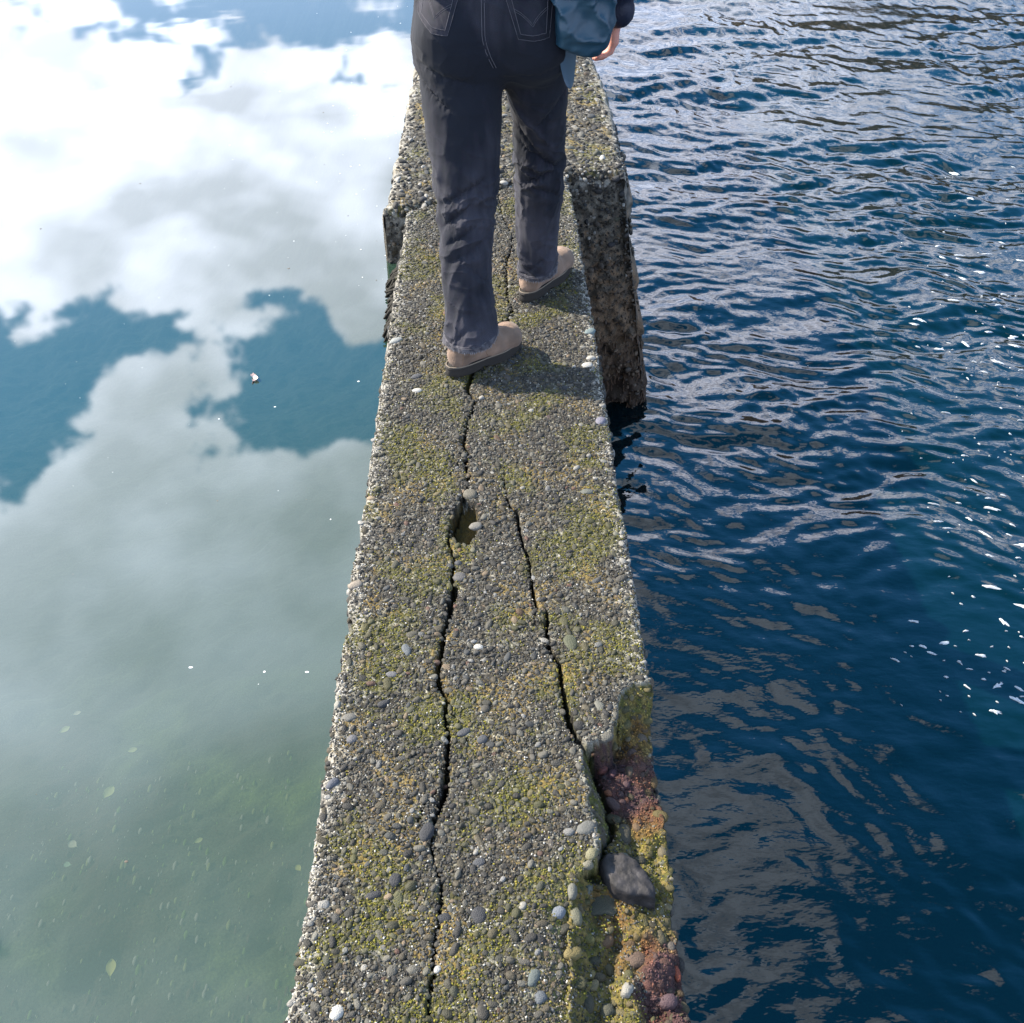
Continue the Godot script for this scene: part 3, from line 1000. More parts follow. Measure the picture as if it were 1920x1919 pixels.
	for row in known + ledge_stones:
		var x: float = row[0]
		var z: float = row[1]
		at_row(z)
		var p := piece(x)
		var y := top(x, p)
		if y < -0.03 and p < 3:
			y = 0.0
		free_at(x, z, maxf(row[2], row[3]))
		var tone: Color = row[6] * (0.55 if p == 3 else 0.72)
		if p == 3:
			tone = tone.lerp(mortar_colour(x, z, 3, 1.0, y), 0.3)
		var o := put("pebble", pebble_shapes[7 if row[2] > 0.04 else (3 + rng.randi() % 4 if p == 3 else rng.randi() % 7)], M.rock if row[2] > 0.06 else stone_mat(tone), slabs[p])
		o.transform = Transform3D(Basis(Vector3.UP, deg_to_rad(row[5])) * Basis.from_scale(Vector3(row[2], row[4], row[3])), Vector3(x, y - row[4] * (0.42 if p == 3 else 0.30), z))
		single += 1
	var flat := Surf.new()      # the broad flat stone held in the ledge
	var outline := [[0.184, -0.916], [0.200, -0.930], [0.226, -0.934], [0.251, -0.919], [0.268, -0.897], [0.280, -0.866], [0.280, -0.843], [0.256, -0.849], [0.232, -0.847], [0.207, -0.860], [0.190, -0.883]]
	var rough_stone := nz(22.0, 450, 4)
	for ring in [[1.04, -0.030], [1.0, 0.004], [0.96, 0.010], [0.88, 0.0125], [0.75, 0.014], [0.62, 0.015], [0.5, 0.0155], [0.38, 0.016], [0.26, 0.0162], [0.15, 0.0164], [0.06, 0.0165], [0.005, 0.0165]]:
		for q in 44:
			var t := q / 4.0
			var a: Array = outline[int(t) % 11]
			var b: Array = outline[(int(t) + 1) % 11]
			var px := lerpf(a[0], b[0], t - int(t)) - 0.236
			var pz := lerpf(a[1], b[1], t - int(t)) + 0.886
			var n := rough_stone.get_noise_2d(px * ring[0] * 1.5, pz * ring[0] * 1.5)
			flat.v.append(Vector3(0.227 + px * ring[0] * (1.0 + 0.05 * n * ring[0]), -0.047 + ring[1] + 0.005 * n - 0.06 * px * ring[0], -0.877 + pz * ring[0] * (1.0 + 0.05 * n * ring[0])))
	for ring in 11:
		for q in 44:
			var a := ring * 44 + q
			var b := ring * 44 + (q + 1) % 44
			flat.i.append_array([a, b, a + 44, b, b + 44, a + 44])
	fix_up(flat)
	put("flat_stone", flat.mesh(), M.rock, slabs[3]).set_meta("label", "broad flat dark stone held in the broken ledge")
	for q in 40:
		free_at(0.19 + 0.022 * (q % 5), -0.925 + 0.011 * (q / 5), 0.008)
	# the rest, large ones first
	var sizes := PackedFloat32Array()
	for k in 46000:
		sizes.append(clampf(0.0031 * exp(rng.randfn(0.0, 0.47)), 0.0016, 0.0125))
	for k in 2600:      # rubble bound in the broken ledge
		sizes.append(-clampf(0.0046 * exp(rng.randfn(0.0, 0.5)), 0.002, 0.015))
	sizes.sort()
	sizes.reverse()
	var rubble := sizes.slice(46000)
	rubble.reverse()
	sizes = rubble + sizes.slice(0, 46000)
	var at: Array = []
	var tint: Array = []
	for p in 4:
		var a := []
		var b := []
		for q in 7:
			a.append([])
			b.append(PackedColorArray())
		at.append(a)
		tint.append(b)
	for r in sizes:
		var x := 0.0
		var z := 0.0
		var broken := r < 0.0
		r = absf(r)
		for attempt in 3:
			z = -0.42 - (0.82 if broken else 3.18) * rng.randf()
			at_row(z)
			x = lerpf(rc[6] if broken else rc[8] + 0.002, rc[9] - 0.002, rng.randf())
			if free_at(x, z, r):
				break
			z = 1.0
		if z > 0.0:
			continue
		var p := piece(x)
		var y := top(x, p)
		if p < 3 and y < -0.026 or z < joint(x):
			continue
		var edge := minf(x - rc[8], rc[9] - x)
		var rust := 0.0
		if p == 3:
			if z < -0.87 and x < rc[7]:
				continue
			rust = 1.6 * clampf(1.0 - absf(z + 1.08) / 0.13, 0.0, 1.0) + 1.6 * clampf(1.0 - absf(z + 0.66) / 0.15, 0.0, 1.0) * clampf((x - 0.19) / 0.05, 0.0, 1.0)
		var pale := 0.035 + 0.19 * clampf(1.0 - edge / 0.05, 0.0, 1.0)
		var c := pebble_colour(pale if r < 0.0045 or edge < 0.06 else 0.008, rust * 0.95)
		if p == 3:
			c = c.lerp(mortar_colour(x, z, 3, edge, y), 0.5)
		elif rust <= 0.0:
			c = c.lerp(Color(0.085, 0.073, 0.046), 0.05 + 0.28 * rng.randf())      # the grime that all of it wears
		var moss: float = clampf((hn[4].get_noise_2d(x, z) - 0.02) * 1.6, 0.0, 0.4)
		c = c.lerp(Color(0.11, 0.11, 0.016), minf(1.0, moss * 1.6) * rng.randf())
		var basis := Basis.from_euler(Vector3(rng.randfn(0.0, 0.22), rng.randf() * TAU, rng.randfn(0.0, 0.22))) * Basis.from_scale(Vector3(r * rng.randf_range(1.0, 1.35), r * rng.randf_range(0.55, 0.85), r * rng.randf_range(0.66, 1.0)))
		var t := Transform3D(basis, Vector3(x, y + r * (rng.randf_range(-0.38, 0.14) - (0.25 if p == 3 else 0.0)) - maxf(r - 0.007, 0.0) * 0.6, z))
		if single < 240 and r > 0.0095:
			var o := put("pebble", pebble_shapes[rng.randi() % 7], stone_mat(c), slabs[p])
			o.transform = t
			single += 1
			continue
		var q := rng.randi() % 7
		at[p][q].append(t)
		tint[p][q].append(c)
	for p in 4:
		for q in 7:
			scatter("small_pebbles", pebble_shapes[q], M.stone, at[p][q], tint[p][q], slabs[p])
	# grit and crumbs of moss between the pebbles
	var grit := [[], [], [], []]
	var grit_c := [PackedColorArray(), PackedColorArray(), PackedColorArray(), PackedColorArray()]
	for k in 72000:
		var z := -0.42 - 3.1 * pow(rng.randf(), 1.25)
		if k % 8 == 0 or k == 0:
			at_row(z)
		else:
			z = row_z
		var x := lerpf(rc[8] + 0.002, rc[9] - 0.002, rng.randf())
		var p := piece(x)
		var y := top(x, p)
		if p < 3 and y < -0.026 or z < joint(x):
			continue
		var moss: float = hn[4].get_noise_2d(x, z)
		var edge := minf(x - rc[8], rc[9] - x)
		var c: Color
		if p == 3:
			moss += 0.12
		if p == 3 and (z < -0.97 or x > 0.24 and z > -0.8):
			c = mortar_colour(x, z, 3, edge, y) * rng.randf_range(0.6, 1.5)
		elif rng.randf() < clampf((moss + 0.05) * 1.9, 0.05, 0.65):
			c = Color(0.115, 0.115, 0.012).lerp(Color(0.27, 0.22, 0.035), rng.randf() * rng.randf()) * rng.randf_range(0.5, 1.3)
		else:
			c = pebble_colour(0.045 + 0.25 * clampf(1.0 - edge / 0.04, 0.0, 1.0), 0.0)
		var r := 0.0008 + 0.0012 * rng.randf()
		grit[p].append(Transform3D(Basis.from_euler(Vector3(rng.randf() * TAU, rng.randf() * TAU, 0)) * Basis.from_scale(Vector3(r * 1.4, r, r)), Vector3(x, y + r * 0.5, z)))
		grit_c[p].append(c)
	var tiny := SphereMesh.new()
	tiny.radius = 1.0
	tiny.height = 2.0
	tiny.radial_segments = 5
	tiny.rings = 2
	for p in 4:
		scatter("grit", tiny, M.moss, grit[p], grit_c[p], slabs[p])

# stones showing in an upright face of the wall: from where a point of it is, which way it looks, how many, how deep it goes
func face_pebbles(parent: Node, edge: Array, flare: float, out: float, z0: float, z1: float, deep: float, count: int) -> void:
	var at := []
	var tint := PackedColorArray()
	for k in count:
		var z := rng.randf_range(z0, z1)
		var y := -0.03 - deep * rng.randf()
		if out > 0.0 and flare == 0.0 and z > -1.28 and y > -0.10:
			continue
		var r := clampf(0.0062 * exp(rng.randfn(0.0, 0.45)), 0.003, 0.018)
		var x: float = pl(edge, z) - flare * y + out * ((0.016 if flare > 0.0 else 0.002) + 0.006 * hn[1].get_noise_2d(z * 0.5, y * 0.5)) - (0.016 if flare > 0.0 else (0.012 * -y if out > 0.0 else 0.0))
		var c := pebble_colour(0.06).lerp(Color(0.10, 0.07, 0.04), clampf((-0.35 - y) * 2.0, 0.0, 0.8))
		at.append(Transform3D(Basis.from_euler(Vector3(rng.randf() * TAU, rng.randfn(0.0, 0.25), PI / 2 + rng.randfn(0.0, 0.25))) * Basis.from_scale(Vector3(r, r * 0.8, r * 1.2)), Vector3(x, y, z)))
		tint.append(c)
	scatter("small_pebbles", pebble_shapes[4], M.stone, at, tint, parent)

const FAR_LEFT := [[-9.0, -0.36], [-4.8, -0.374], [-4.27, -0.386], [-3.73, -0.396], [-3.49, -0.406], [-3.36, -0.409]]
const FAR_RIGHT := [[-9.0, 0.31], [-4.88, 0.433], [-4.57, 0.449], [-4.38, 0.460], [-4.17, 0.474], [-3.97, 0.481], [-3.85, 0.487], [-3.6, 0.484]]

func far_front(x: float) -> float:
	return lerpf(-3.365, -3.655, clampf((x + 0.35) / 0.58, 0.0, 1.0))

func far_top(x: float, z: float, xl: float, xr: float) -> float:
	var y: float = 0.008 + 0.008 * hn[0].get_noise_2d(x, z + 9.0) + 0.003 * hn[1].get_noise_2d(x, z)
	var e := minf(minf(x - xl, xr - x), far_front(x) - z)
	var rr := 0.034 + 0.022 * hn[1].get_noise_2d(z * 0.4 + x, 60.0)
	if e < rr:
		y -= rr - sqrt(maxf(rr * rr - (rr - e) * (rr - e), 0.0))
	var d := absf((x - 0.13) + 0.35 * (z + 4.02) + 0.01 * hn[3].get_noise_2d(z * 30.0, 1.0))
	if z > -4.25 and z < -3.8 and d < 0.006:
		y -= 0.03
	return y

func far_wall(w: Node3D) -> void:
	var s := Surf.new()
	const NT := 116
	const SIDE := 14
	const N := NT + 2 * SIDE
	var ts := PackedFloat32Array()
	var t := 0.0
	while t < 6.2:
		ts.append(t)
		t += 0.007 + 0.002 * t
	while t < 60.0:
		ts.append(t)
		t *= 1.05
	ts.append_array([80.0, 130.0, 400.0])
	for d in ts:
		var zc := -3.5 - d
		var jl: float = 0.014 * hn[3].get_noise_2d(zc * 9.0, 90.0) + 0.005 * hn[3].get_noise_2d(zc * 40.0, 91.0)
		var jr: float = 0.008 * hn[3].get_noise_2d(zc * 9.0, 95.0) + 0.005 * hn[3].get_noise_2d(zc * 40.0, 96.0)
		for k in N:
			var u := clampf((k - SIDE) / float(NT - 1), 0.0, 1.0)
			# the front runs askew; rows straighten out behind it
			var zl := far_front(-0.4) - d
			var xl := pl(FAR_LEFT, zl) + jl
			var xr := pl(FAR_RIGHT, zl) + jr
			var x := lerpf(xl, xr, u)
			var z := lerpf(far_front(x), far_front(0.5), clampf(d / 2.0, 0.0, 1.0)) - d
			if k >= SIDE and k < SIDE + NT:
				var y := far_top(x, z, xl, xr)
				s.v.append(Vector3(x, y, z))
				row_z = z
				s.c.append(mortar_colour(x, z, 1, minf(x - xl, xr - x), 0.0))
			else:
				var left := k < SIDE
				var q := (SIDE - k) / float(SIDE) if left else (k - SIDE - NT + 1) / float(SIDE)
				var y := lerpf(far_top(x, z, xl, xr), -1.5, pow(q, 1.4))
				var b: float = (0.02 * hn[1].get_noise_2d(z * 0.4, y * 0.4 + 11.0)) * minf(1.0, q * 6.0)
				s.v.append(Vector3(x - b if left else x + 0.4 * b - 0.016 - 0.165 * y, y, z))
				s.c.append(Color(0.16, 0.15, 0.12).lerp(Color(0.07, 0.05, 0.03), clampf(-y * 1.5, 0.0, 1.0)))
	s.grid(N, ts.size(), 0)
	s.normals()
	if s.n[SIDE + 50 + N * 60].y < 0.0:
		s.flip()
	var f := Surf.new()
	const NX := 130
	const NY := 130
	for j in NY:
		for k in NX:
			var u := minf(k / float(NX - 16), 1.0)
			var back := maxf(k - (NX - 16), 0.0) * 0.02      # the last columns turn the corner
			var y := 0.0 - 1.5 * j / float(NY - 1)
			var xl := -0.409 + 0.02 * y
			var xr := 0.484 - 0.165 * y + 0.016 * hn[1].get_noise_2d(y * 0.4, 77.0) + 0.026 * hn[0].get_noise_2d(y * 2.2, 78.0)
			var x := lerpf(xl, xr, u)
			var rough: float = 0.022 * hn[1].get_noise_2d(x * 0.5, y * 0.5 + 3.0) + 0.006 * hn[1].get_noise_2d(x * 2.0, y * 2.0)
			var lump := 0.05 * clampf((-0.5 - y) * 3.0, 0.0, 1.0) * (0.3 + hn[4].get_noise_2d(x * 3.0, y * 3.0))
			var slot := 0.035 * clampf(1.0 - absf(x - (0.452 - 0.165 * y)) / 0.012, 0.0, 1.0) * clampf((0.55 + y) * 4.0, 0.0, 1.0)
			var ro := clampf(1.0 - (xr - x) / 0.07, 0.0, 1.0)
			var round_off := 0.045 * ro * ro + (0.030 * pow(1.0 - j / 4.0, 2.0) if j < 4 else 0.0)
			f.v.append(Vector3(x, y + far_top(x, far_front(x), -9.0, 9.0) + 0.004 if j == 0 else y, far_front(x) + rough + lump - slot - round_off - back))
			var g: float = hn[1].get_noise_2d(x, y)
			var c := Color(0.11, 0.10, 0.08).lerp(Color(0.33, 0.31, 0.25), clampf(0.3 + 1.2 * g, 0.0, 1.0))
			c = c.lerp(Color(0.42, 0.40, 0.34), clampf(0.8 + y * 9.0 + g * 2.0, 0.0, 0.8))
			c = c.lerp(Color(0.16, 0.105, 0.06).lerp(Color(0.30, 0.20, 0.12), clampf(0.5 + 2.0 * g, 0.0, 1.0)), clampf((-0.25 - y) * 2.4 + 1.5 * g, 0.0, 1.0))
			c = c.lerp(Color(0.045, 0.030, 0.020), clampf((-0.74 - y) * 5.0 + 1.5 * g, 0.0, 0.9))      # weed and mussels below the tide line
			f.c.append(c)
	f.grid(NX, NY, 0)
	f.normals()
	if f.n[NX * 40 + 60].z < 0.0:
		f.flip()
	s.add(f)
	s.normals()
	var part := put("wide_section", s.mesh(), M.mortar, w)
	tag(part, "wider rougher stretch of the wall beyond the joint")
	# its pebbles
	var at := []
	var tint := []
	for q in 7:
		at.append([])
		tint.append(PackedColorArray())
	var single := 0
	taken.clear()
	var sizes := PackedFloat32Array()
	for k in 17000:
		sizes.append(clampf(0.0052 * exp(rng.randfn(0.0, 0.42)), 0.003, 0.017))
	sizes.sort()
	sizes.reverse()
	for r in sizes:
		var d := 3.2 * pow(rng.randf(), 1.3)
		var xl := pl(FAR_LEFT, -3.5 - d)
		var xr := pl(FAR_RIGHT, -3.5 - d)
		var x := lerpf(xl, xr, rng.randf())
		var z := far_front(x) - d
		xr = pl(FAR_RIGHT, z)
		xl = pl(FAR_LEFT, z)
		if x > xr - 0.003 or x < xl + 0.003 or not free_at(x, z, r):
			continue
		var edge := minf(minf(x - xl, xr - x), d)
		var c := pebble_colour(0.05 + 0.30 * clampf(1.0 - edge / 0.08, 0.0, 1.0))
		var b := Basis.from_euler(Vector3(rng.randfn(0.0, 0.25), rng.randf() * TAU, rng.randfn(0.0, 0.25))) * Basis.from_scale(Vector3(r * rng.randf_range(1.0, 1.35), r * rng.randf_range(0.55, 0.8), r * rng.randf_range(0.72, 1.0)))
		var tr := Transform3D(b, Vector3(x, far_top(x, z, xl, xr) + r * rng.randf_range(-0.35, 0.12), z))
		if single < 50 and r > 0.0105:
			put("pebble", pebble_shapes[rng.randi() % 7], stone_mat(c), part).transform = tr
			single += 1
			continue
		var q := rng.randi() % 7
		at[q].append(tr)
		tint[q].append(c)
	# and those of the face that looks back along the wall
	taken.clear()
	for k in 7000:
		var y := -1.1 * pow(rng.randf(), 1.1)
		var x := rng.randf_range(-0.40, 0.47 - 0.165 * y)
		if x > -0.33 and x < 0.24:
			continue
		var r := clampf(0.0062 * exp(rng.randfn(0.0, 0.45)), 0.003, 0.018)
		if y < -0.5:
			r *= 0.8
		if not free_at(x, y + 20.0, r):
			continue
		var c := pebble_colour(0.05 + 0.2 * clampf(1.0 + y * 8.0, 0.0, 1.0), 0.0)
		var alga := clampf((-0.2 - y) * 2.2, 0.0, 0.85)
		c = c.lerp(Color(0.26, 0.18, 0.11).lerp(Color(0.04, 0.027, 0.02), rng.randf()), alga)
		var rough: float = 0.022 * hn[1].get_noise_2d(x * 0.5, y * 0.5 + 3.0) + 0.006 * hn[1].get_noise_2d(x * 2.0, y * 2.0)
		var lump := 0.05 * clampf((-0.5 - y) * 3.0, 0.0, 1.0) * (0.3 + hn[4].get_noise_2d(x * 3.0, y * 3.0))
		var b := Basis.from_euler(Vector3(PI / 2 + rng.randfn(0.0, 0.3), 0, rng.randf() * TAU)) * Basis.from_scale(Vector3(r * rng.randf_range(1.0, 1.3), r * rng.randf_range(0.6, 0.9), r * rng.randf_range(0.75, 1.0)))
		var tr := Transform3D(b, Vector3(x, y, far_front(x) + rough + lump + r * 0.1))
		if single < 90 and r > 0.0125 and y > -0.5:
			put("pebble", pebble_shapes[rng.randi() % 7], stone_mat(c), part).transform = tr
			single += 1
			continue
		var q := rng.randi() % 7
		at[q].append(tr)
		tint[q].append(c)
	for q in 7:
		scatter("small_pebbles", pebble_shapes[q], M.stone, at[q], tint[q], part)
	face_pebbles(part, FAR_RIGHT, 0.165, 1.0, -3.75, -8.0, 1.1, 5000)
	face_pebbles(part, FAR_LEFT, 0.0, -1.0, -3.5, -8.0, 0.3, 1500)
	# brown weed hanging about the waterline
	var weed := Surf.new()
	for k in 160:
		var y := -0.70 - 0.42 * rng.randf()
		var x := rng.randf_range(0.22, 0.49 - 0.165 * y)
		var z := far_front(x) + 0.02
		var len := rng.randf_range(0.010, 0.026)
		var out := Vector3(rng.randfn(0.0, 0.5), -1.0, rng.randf_range(0.2, 0.9)).normalized() * len
		weed.tube([Vector3(x, y, z - 0.02), Vector3(x, y, z) + out * 0.5, Vector3(x, y - 0.006, z) + out], [0.0022, 0.0035, 0.001], 4)
	put("weed_and_dark_reflection", weed.mesh(), mat(Color(0.075, 0.042, 0.022), 0.6), part).set_meta("kind", "stuff")

# ---------------------------------------------------------------- the person

const WHO := Vector3(0.0, 0.0, -2.62)
# height, centre x, centre z, half width, half depth of each trouser leg
const LEG_L := [[0.03, -0.083, -2.418, 0.076, 0.080], [0.112, -0.082, -2.424, 0.075, 0.079], [0.2, -0.087, -2.455, 0.069, 0.073], [0.26, -0.091, -2.47, 0.0675, 0.073], [0.332, -0.0915, -2.495, 0.0705, 0.077], [0.374, -0.090, -2.51, 0.074, 0.079], [0.43, -0.088, -2.53, 0.080, 0.080],
	[0.47, -0.0875, -2.54, 0.084, 0.082], [0.523, -0.086, -2.553, 0.089, 0.088], [0.60, -0.0885, -2.575, 0.0965, 0.095], [0.69, -0.092, -2.60, 0.103, 0.103], [0.752, -0.0935, -2.62, 0.105, 0.108], [0.80, -0.098, -2.635, 0.105, 0.112], [0.90, -0.10, -2.645, 0.10, 0.11]]
const LEG_R := [[0.02, 0.117, -2.818, 0.058, 0.068], [0.084, 0.1175, -2.818, 0.060, 0.070], [0.183, 0.1155, -2.815, 0.0635, 0.07], [0.279, 0.116, -2.805, 0.066, 0.073], [0.334, 0.118, -2.795, 0.070, 0.076], [0.404, 0.117, -2.78, 0.072, 0.077], [0.456, 0.116, -2.77, 0.073, 0.078],
	[0.541, 0.1135, -2.75, 0.0725, 0.083], [0.591, 0.112, -2.737, 0.073, 0.088], [0.656, 0.106, -2.717, 0.080, 0.095], [0.703, 0.10, -2.705, 0.087, 0.10], [0.75, 0.095, -2.69, 0.094, 0.107], [0.80, 0.09, -2.675, 0.098, 0.112], [0.90, 0.088, -2.66, 0.098, 0.11]]
const HIPS := [[0.70, -0.005, -2.655, 0.14, 0.07], [0.76, -0.007, -2.652, 0.174, 0.10], [0.82, -0.009, -2.648, 0.186, 0.116], [0.87, -0.010, -2.645, 0.195, 0.122], [0.93, -0.006, -2.645, 0.195, 0.118], [1.0, -0.003, -2.65, 0.180, 0.11], [1.1, 0.0, -2.655, 0.172, 0.105]]
# folds of the cloth: leg (0 left, 1 right), height, angle round the leg (0 towards the back), rise with the angle, half height, half angle, depth
const FOLDS := [[0, 0.505, -0.1, 0.045, 0.012, 0.75, -0.008], [0, 0.478, 0.15, 0.03, 0.010, 0.8, 0.006], [0, 0.452, -0.25, 0.06, 0.011, 0.7, -0.008], [0, 0.425, 0.25, -0.02, 0.012, 0.8, 0.005], [0, 0.395, -0.2, 0.05, 0.010, 0.6, -0.006], [0, 0.360, 0.2, 0.04, 0.013, 0.9, -0.005], [0, 0.335, 0.1, 0.02, 0.010, 0.7, 0.003],
	[0, 0.295, 0.5, -0.06, 0.010, 0.6, -0.003], [0, 0.13, -0.5, 0.06, 0.012, 0.5, -0.005], [0, 0.10, 0.2, 0.03, 0.012, 0.8, 0.003], [0, 0.785, -0.35, -0.03, 0.011, 0.9, -0.005], [0, 0.755, -0.9, -0.05, 0.010, 0.6, 0.004], [0, 0.733, -0.7, -0.06, 0.010, 0.5, -0.006],
	[1, 0.495, 0.1, -0.05, 0.011, 0.8, -0.009], [1, 0.470, 0.0, -0.02, 0.010, 0.8, 0.007], [1, 0.445, 0.2, 0.035, 0.012, 0.8, -0.009], [1, 0.42, -0.2, 0.05, 0.011, 0.7, 0.005], [1, 0.388, 0.2, -0.03, 0.010, 0.7, -0.005], [1, 0.55, -0.4, -0.09, 0.012, 0.5, -0.005], [1, 0.60, -0.2, -0.10, 0.012, 0.6, 0.005],
	[1, 0.645, 0.4, 0.08, 0.014, 0.7, -0.006], [1, 0.15, 0.2, 0.05, 0.012, 0.7, -0.005], [1, 0.115, -0.4, -0.05, 0.012, 0.6, 0.004], [1, 0.215, 0.4, 0.08, 0.014, 0.5, -0.003], [1, 0.785, 0.3, 0.02, 0.013, 0.9, -0.003]]

func table(a: Array, y: float) -> PackedFloat32Array:
	var out := PackedFloat32Array([0, 0, 0, 0])
	var k := 1
	while k < a.size() - 1 and y > a[k][0]:
		k += 1
	var t := clampf((y - a[k - 1][0]) / (a[k][0] - a[k - 1][0]), 0.0, 1.0)
	t = t * t * (3.0 - 2.0 * t) * 0.4 + t * 0.6
	for q in 4:
		out[q] = lerpf(a[k - 1][q + 1], a[k][q + 1], t)
	return out

func under(o: MeshInstance3D) -> MeshInstance3D:   # meshes of the person are laid out in the world and hung on a node at its feet
	o.position = -WHO
	return o

func jeans_field() -> Field:
	var f := Field.new(Vector3(-0.245, 0.025, -2.93), Vector3(0.225, 1.03, -2.31), 0.007)
	for y in f.ny:
		var py := f.o.y + y * f.h
		var l := table(LEG_L, py)
		var r := table(LEG_R, py)
		var p := table(HIPS, py)
		var hip := py > 0.66
		for z in f.nz:
			var pz := f.o.z + z * f.h
			var at := (z * f.ny + y) * f.nx
			for x in f.nx:
				var px := f.o.x + x * f.h
				var a := (px - l[0]) / l[2]
				var b := (pz - l[1]) / l[3]
				var dl := (sqrt(a * a + b * b) - 1.0) * l[2]
				a = (px - r[0]) / r[2]
				b = (pz - r[1]) / r[3]
				var dr := (sqrt(a * a + b * b) - 1.0) * r[2]
				if py > 0.84:
					dl += (py - 0.84) * 0.6
					dr += (py - 0.84) * 0.6
				elif py < 0.2:
					dl = maxf(dl, 0.108 + 0.12 * (px + 0.083) - 0.05 * (pz + 2.425) - py)
					dr = maxf(dr, 0.090 + 0.12 * (px - 0.117) - 0.05 * (pz + 2.83) - py)
				var k := 0.012
				var w := maxf(k - absf(dl - dr), 0.0) / k
				var d := minf(dl, dr) - w * w * k * 0.25
				if hip:
					a = (px - p[0]) / p[2]
					b = (pz - p[1]) / p[3]
					var dp := (sqrt(a * a + b * b) - 1.0) * p[3] + maxf(0.775 - py, 0.0) * 1.1
					k = 0.05
					w = maxf(k - absf(d - dp), 0.0) / k
					d = minf(d, dp) - w * w * k * 0.25
					d = maxf(d, py - 1.01)
				f.f[at + x] = d
	# the seat
	f.bone(Vector3(-0.112, 0.862, -2.585), 0.088, Vector3(-0.105, 0.83, -2.585), 0.086, 0.03)
	f.bone(Vector3(0.075, 0.862, -2.605), 0.088, Vector3(0.085, 0.83, -2.605), 0.086, 0.03)
	return f

func sample(f: Field, p: Vector3) -> float:
	var q := (p - f.o) / f.h
	var x := clampi(int(q.x), 0, f.nx - 2)
	var y := clampi(int(q.y), 0, f.ny - 2)
	var z := clampi(int(q.z), 0, f.nz - 2)
	var t := q - Vector3(x, y, z)
	var at := (z * f.ny + y) * f.nx + x
	var sy := f.nx
	var sz := f.nx * f.ny
	var a := lerpf(lerpf(f.f[at], f.f[at + 1], t.x), lerpf(f.f[at + sy], f.f[at + sy + 1], t.x), t.y)
	at += sz
	var b := lerpf(lerpf(f.f[at], f.f[at + 1], t.x), lerpf(f.f[at + sy], f.f[at + sy + 1], t.x), t.y)
	return lerpf(a, b, t.z)

func back_of(f: Field, x: float, y: float) -> Vector3:    # the point of the cloth's back at x, y
	var z := f.o.z + (f.nz - 2) * f.h
	while z > f.o.z and sample(f, Vector3(x, y, z)) > 0.0:
		z -= 0.003
	return Vector3(x, y, z + 0.0015)

func folds(p: Vector3) -> float:
	var d := 0.0
	var tabs := [table(LEG_L, p.y), table(LEG_R, p.y)]
	var own := 0 if absf(p.x - tabs[0][0]) / tabs[0][2] < absf(p.x - tabs[1][0]) / tabs[1][2] else 1
	var th := atan2(p.x - tabs[own][0], p.z - tabs[own][1])
	for q in FOLDS:
		if q[0] != own:
			continue
		var u: float = (th - q[2]) / q[5]
		if absf(u) > 1.6:
			continue
		var v: float = (p.y - q[1] - q[3] * (th - q[2]) + 0.006 * hn[3].get_noise_2d(th * 6.0, p.y * 30.0)) / q[4]
		if absf(v) < 2.5:
			d += q[6] * exp(-pow(absf(v), 1.35) * 1.15) * exp(-u * u * u * u)
	# long soft creases and small crumples, more of them low on the leg and behind the knee
	var amount := 0.25 + 0.75 * (exp(-pow((p.y - 0.44) / 0.10, 2.0)) + exp(-pow((p.y - 0.08) / 0.10, 2.0)))
	var n := 1.0 - sqrt(absf(hn[3].get_noise_3d(p.x * 8.0 + p.y * 6.0, p.y * 12.0, p.z * 8.0))) * 1.7
	d += 0.0055 * amount * (n - 0.25)
	var m := 1.0 - absf(hn[3].get_noise_3d(p.x * 14.0 - p.y * 2.0 + 7.0, p.y * 4.0, p.z * 14.0)) * 2.0
	d += 0.0028 * (m - 0.5) * clampf((0.75 - p.y) * 3.0, 0.2, 1.0)
	return d

func finer(s: Surf) -> void:      # every triangle in four
	var mid := {}
	var out := PackedInt32Array()
	for k in range(0, s.i.size(), 3):
		var m := [0, 0, 0]
		for q in 3:
			var a := s.i[k + q]
			var b := s.i[k + (q + 1) % 3]
			var key := mini(a, b) * 1000000 + maxi(a, b)
			if not mid.has(key):
				mid[key] = s.v.size()
				s.v.append((s.v[a] + s.v[b]) * 0.5)
				s.n.append((s.n[a] + s.n[b]).normalized())
			m[q] = mid[key]
		out.append_array([s.i[k], m[0], m[2], m[0], s.i[k + 1], m[1], m[2], m[1], s.i[k + 2], m[0], m[1], m[2]])
	s.i = out

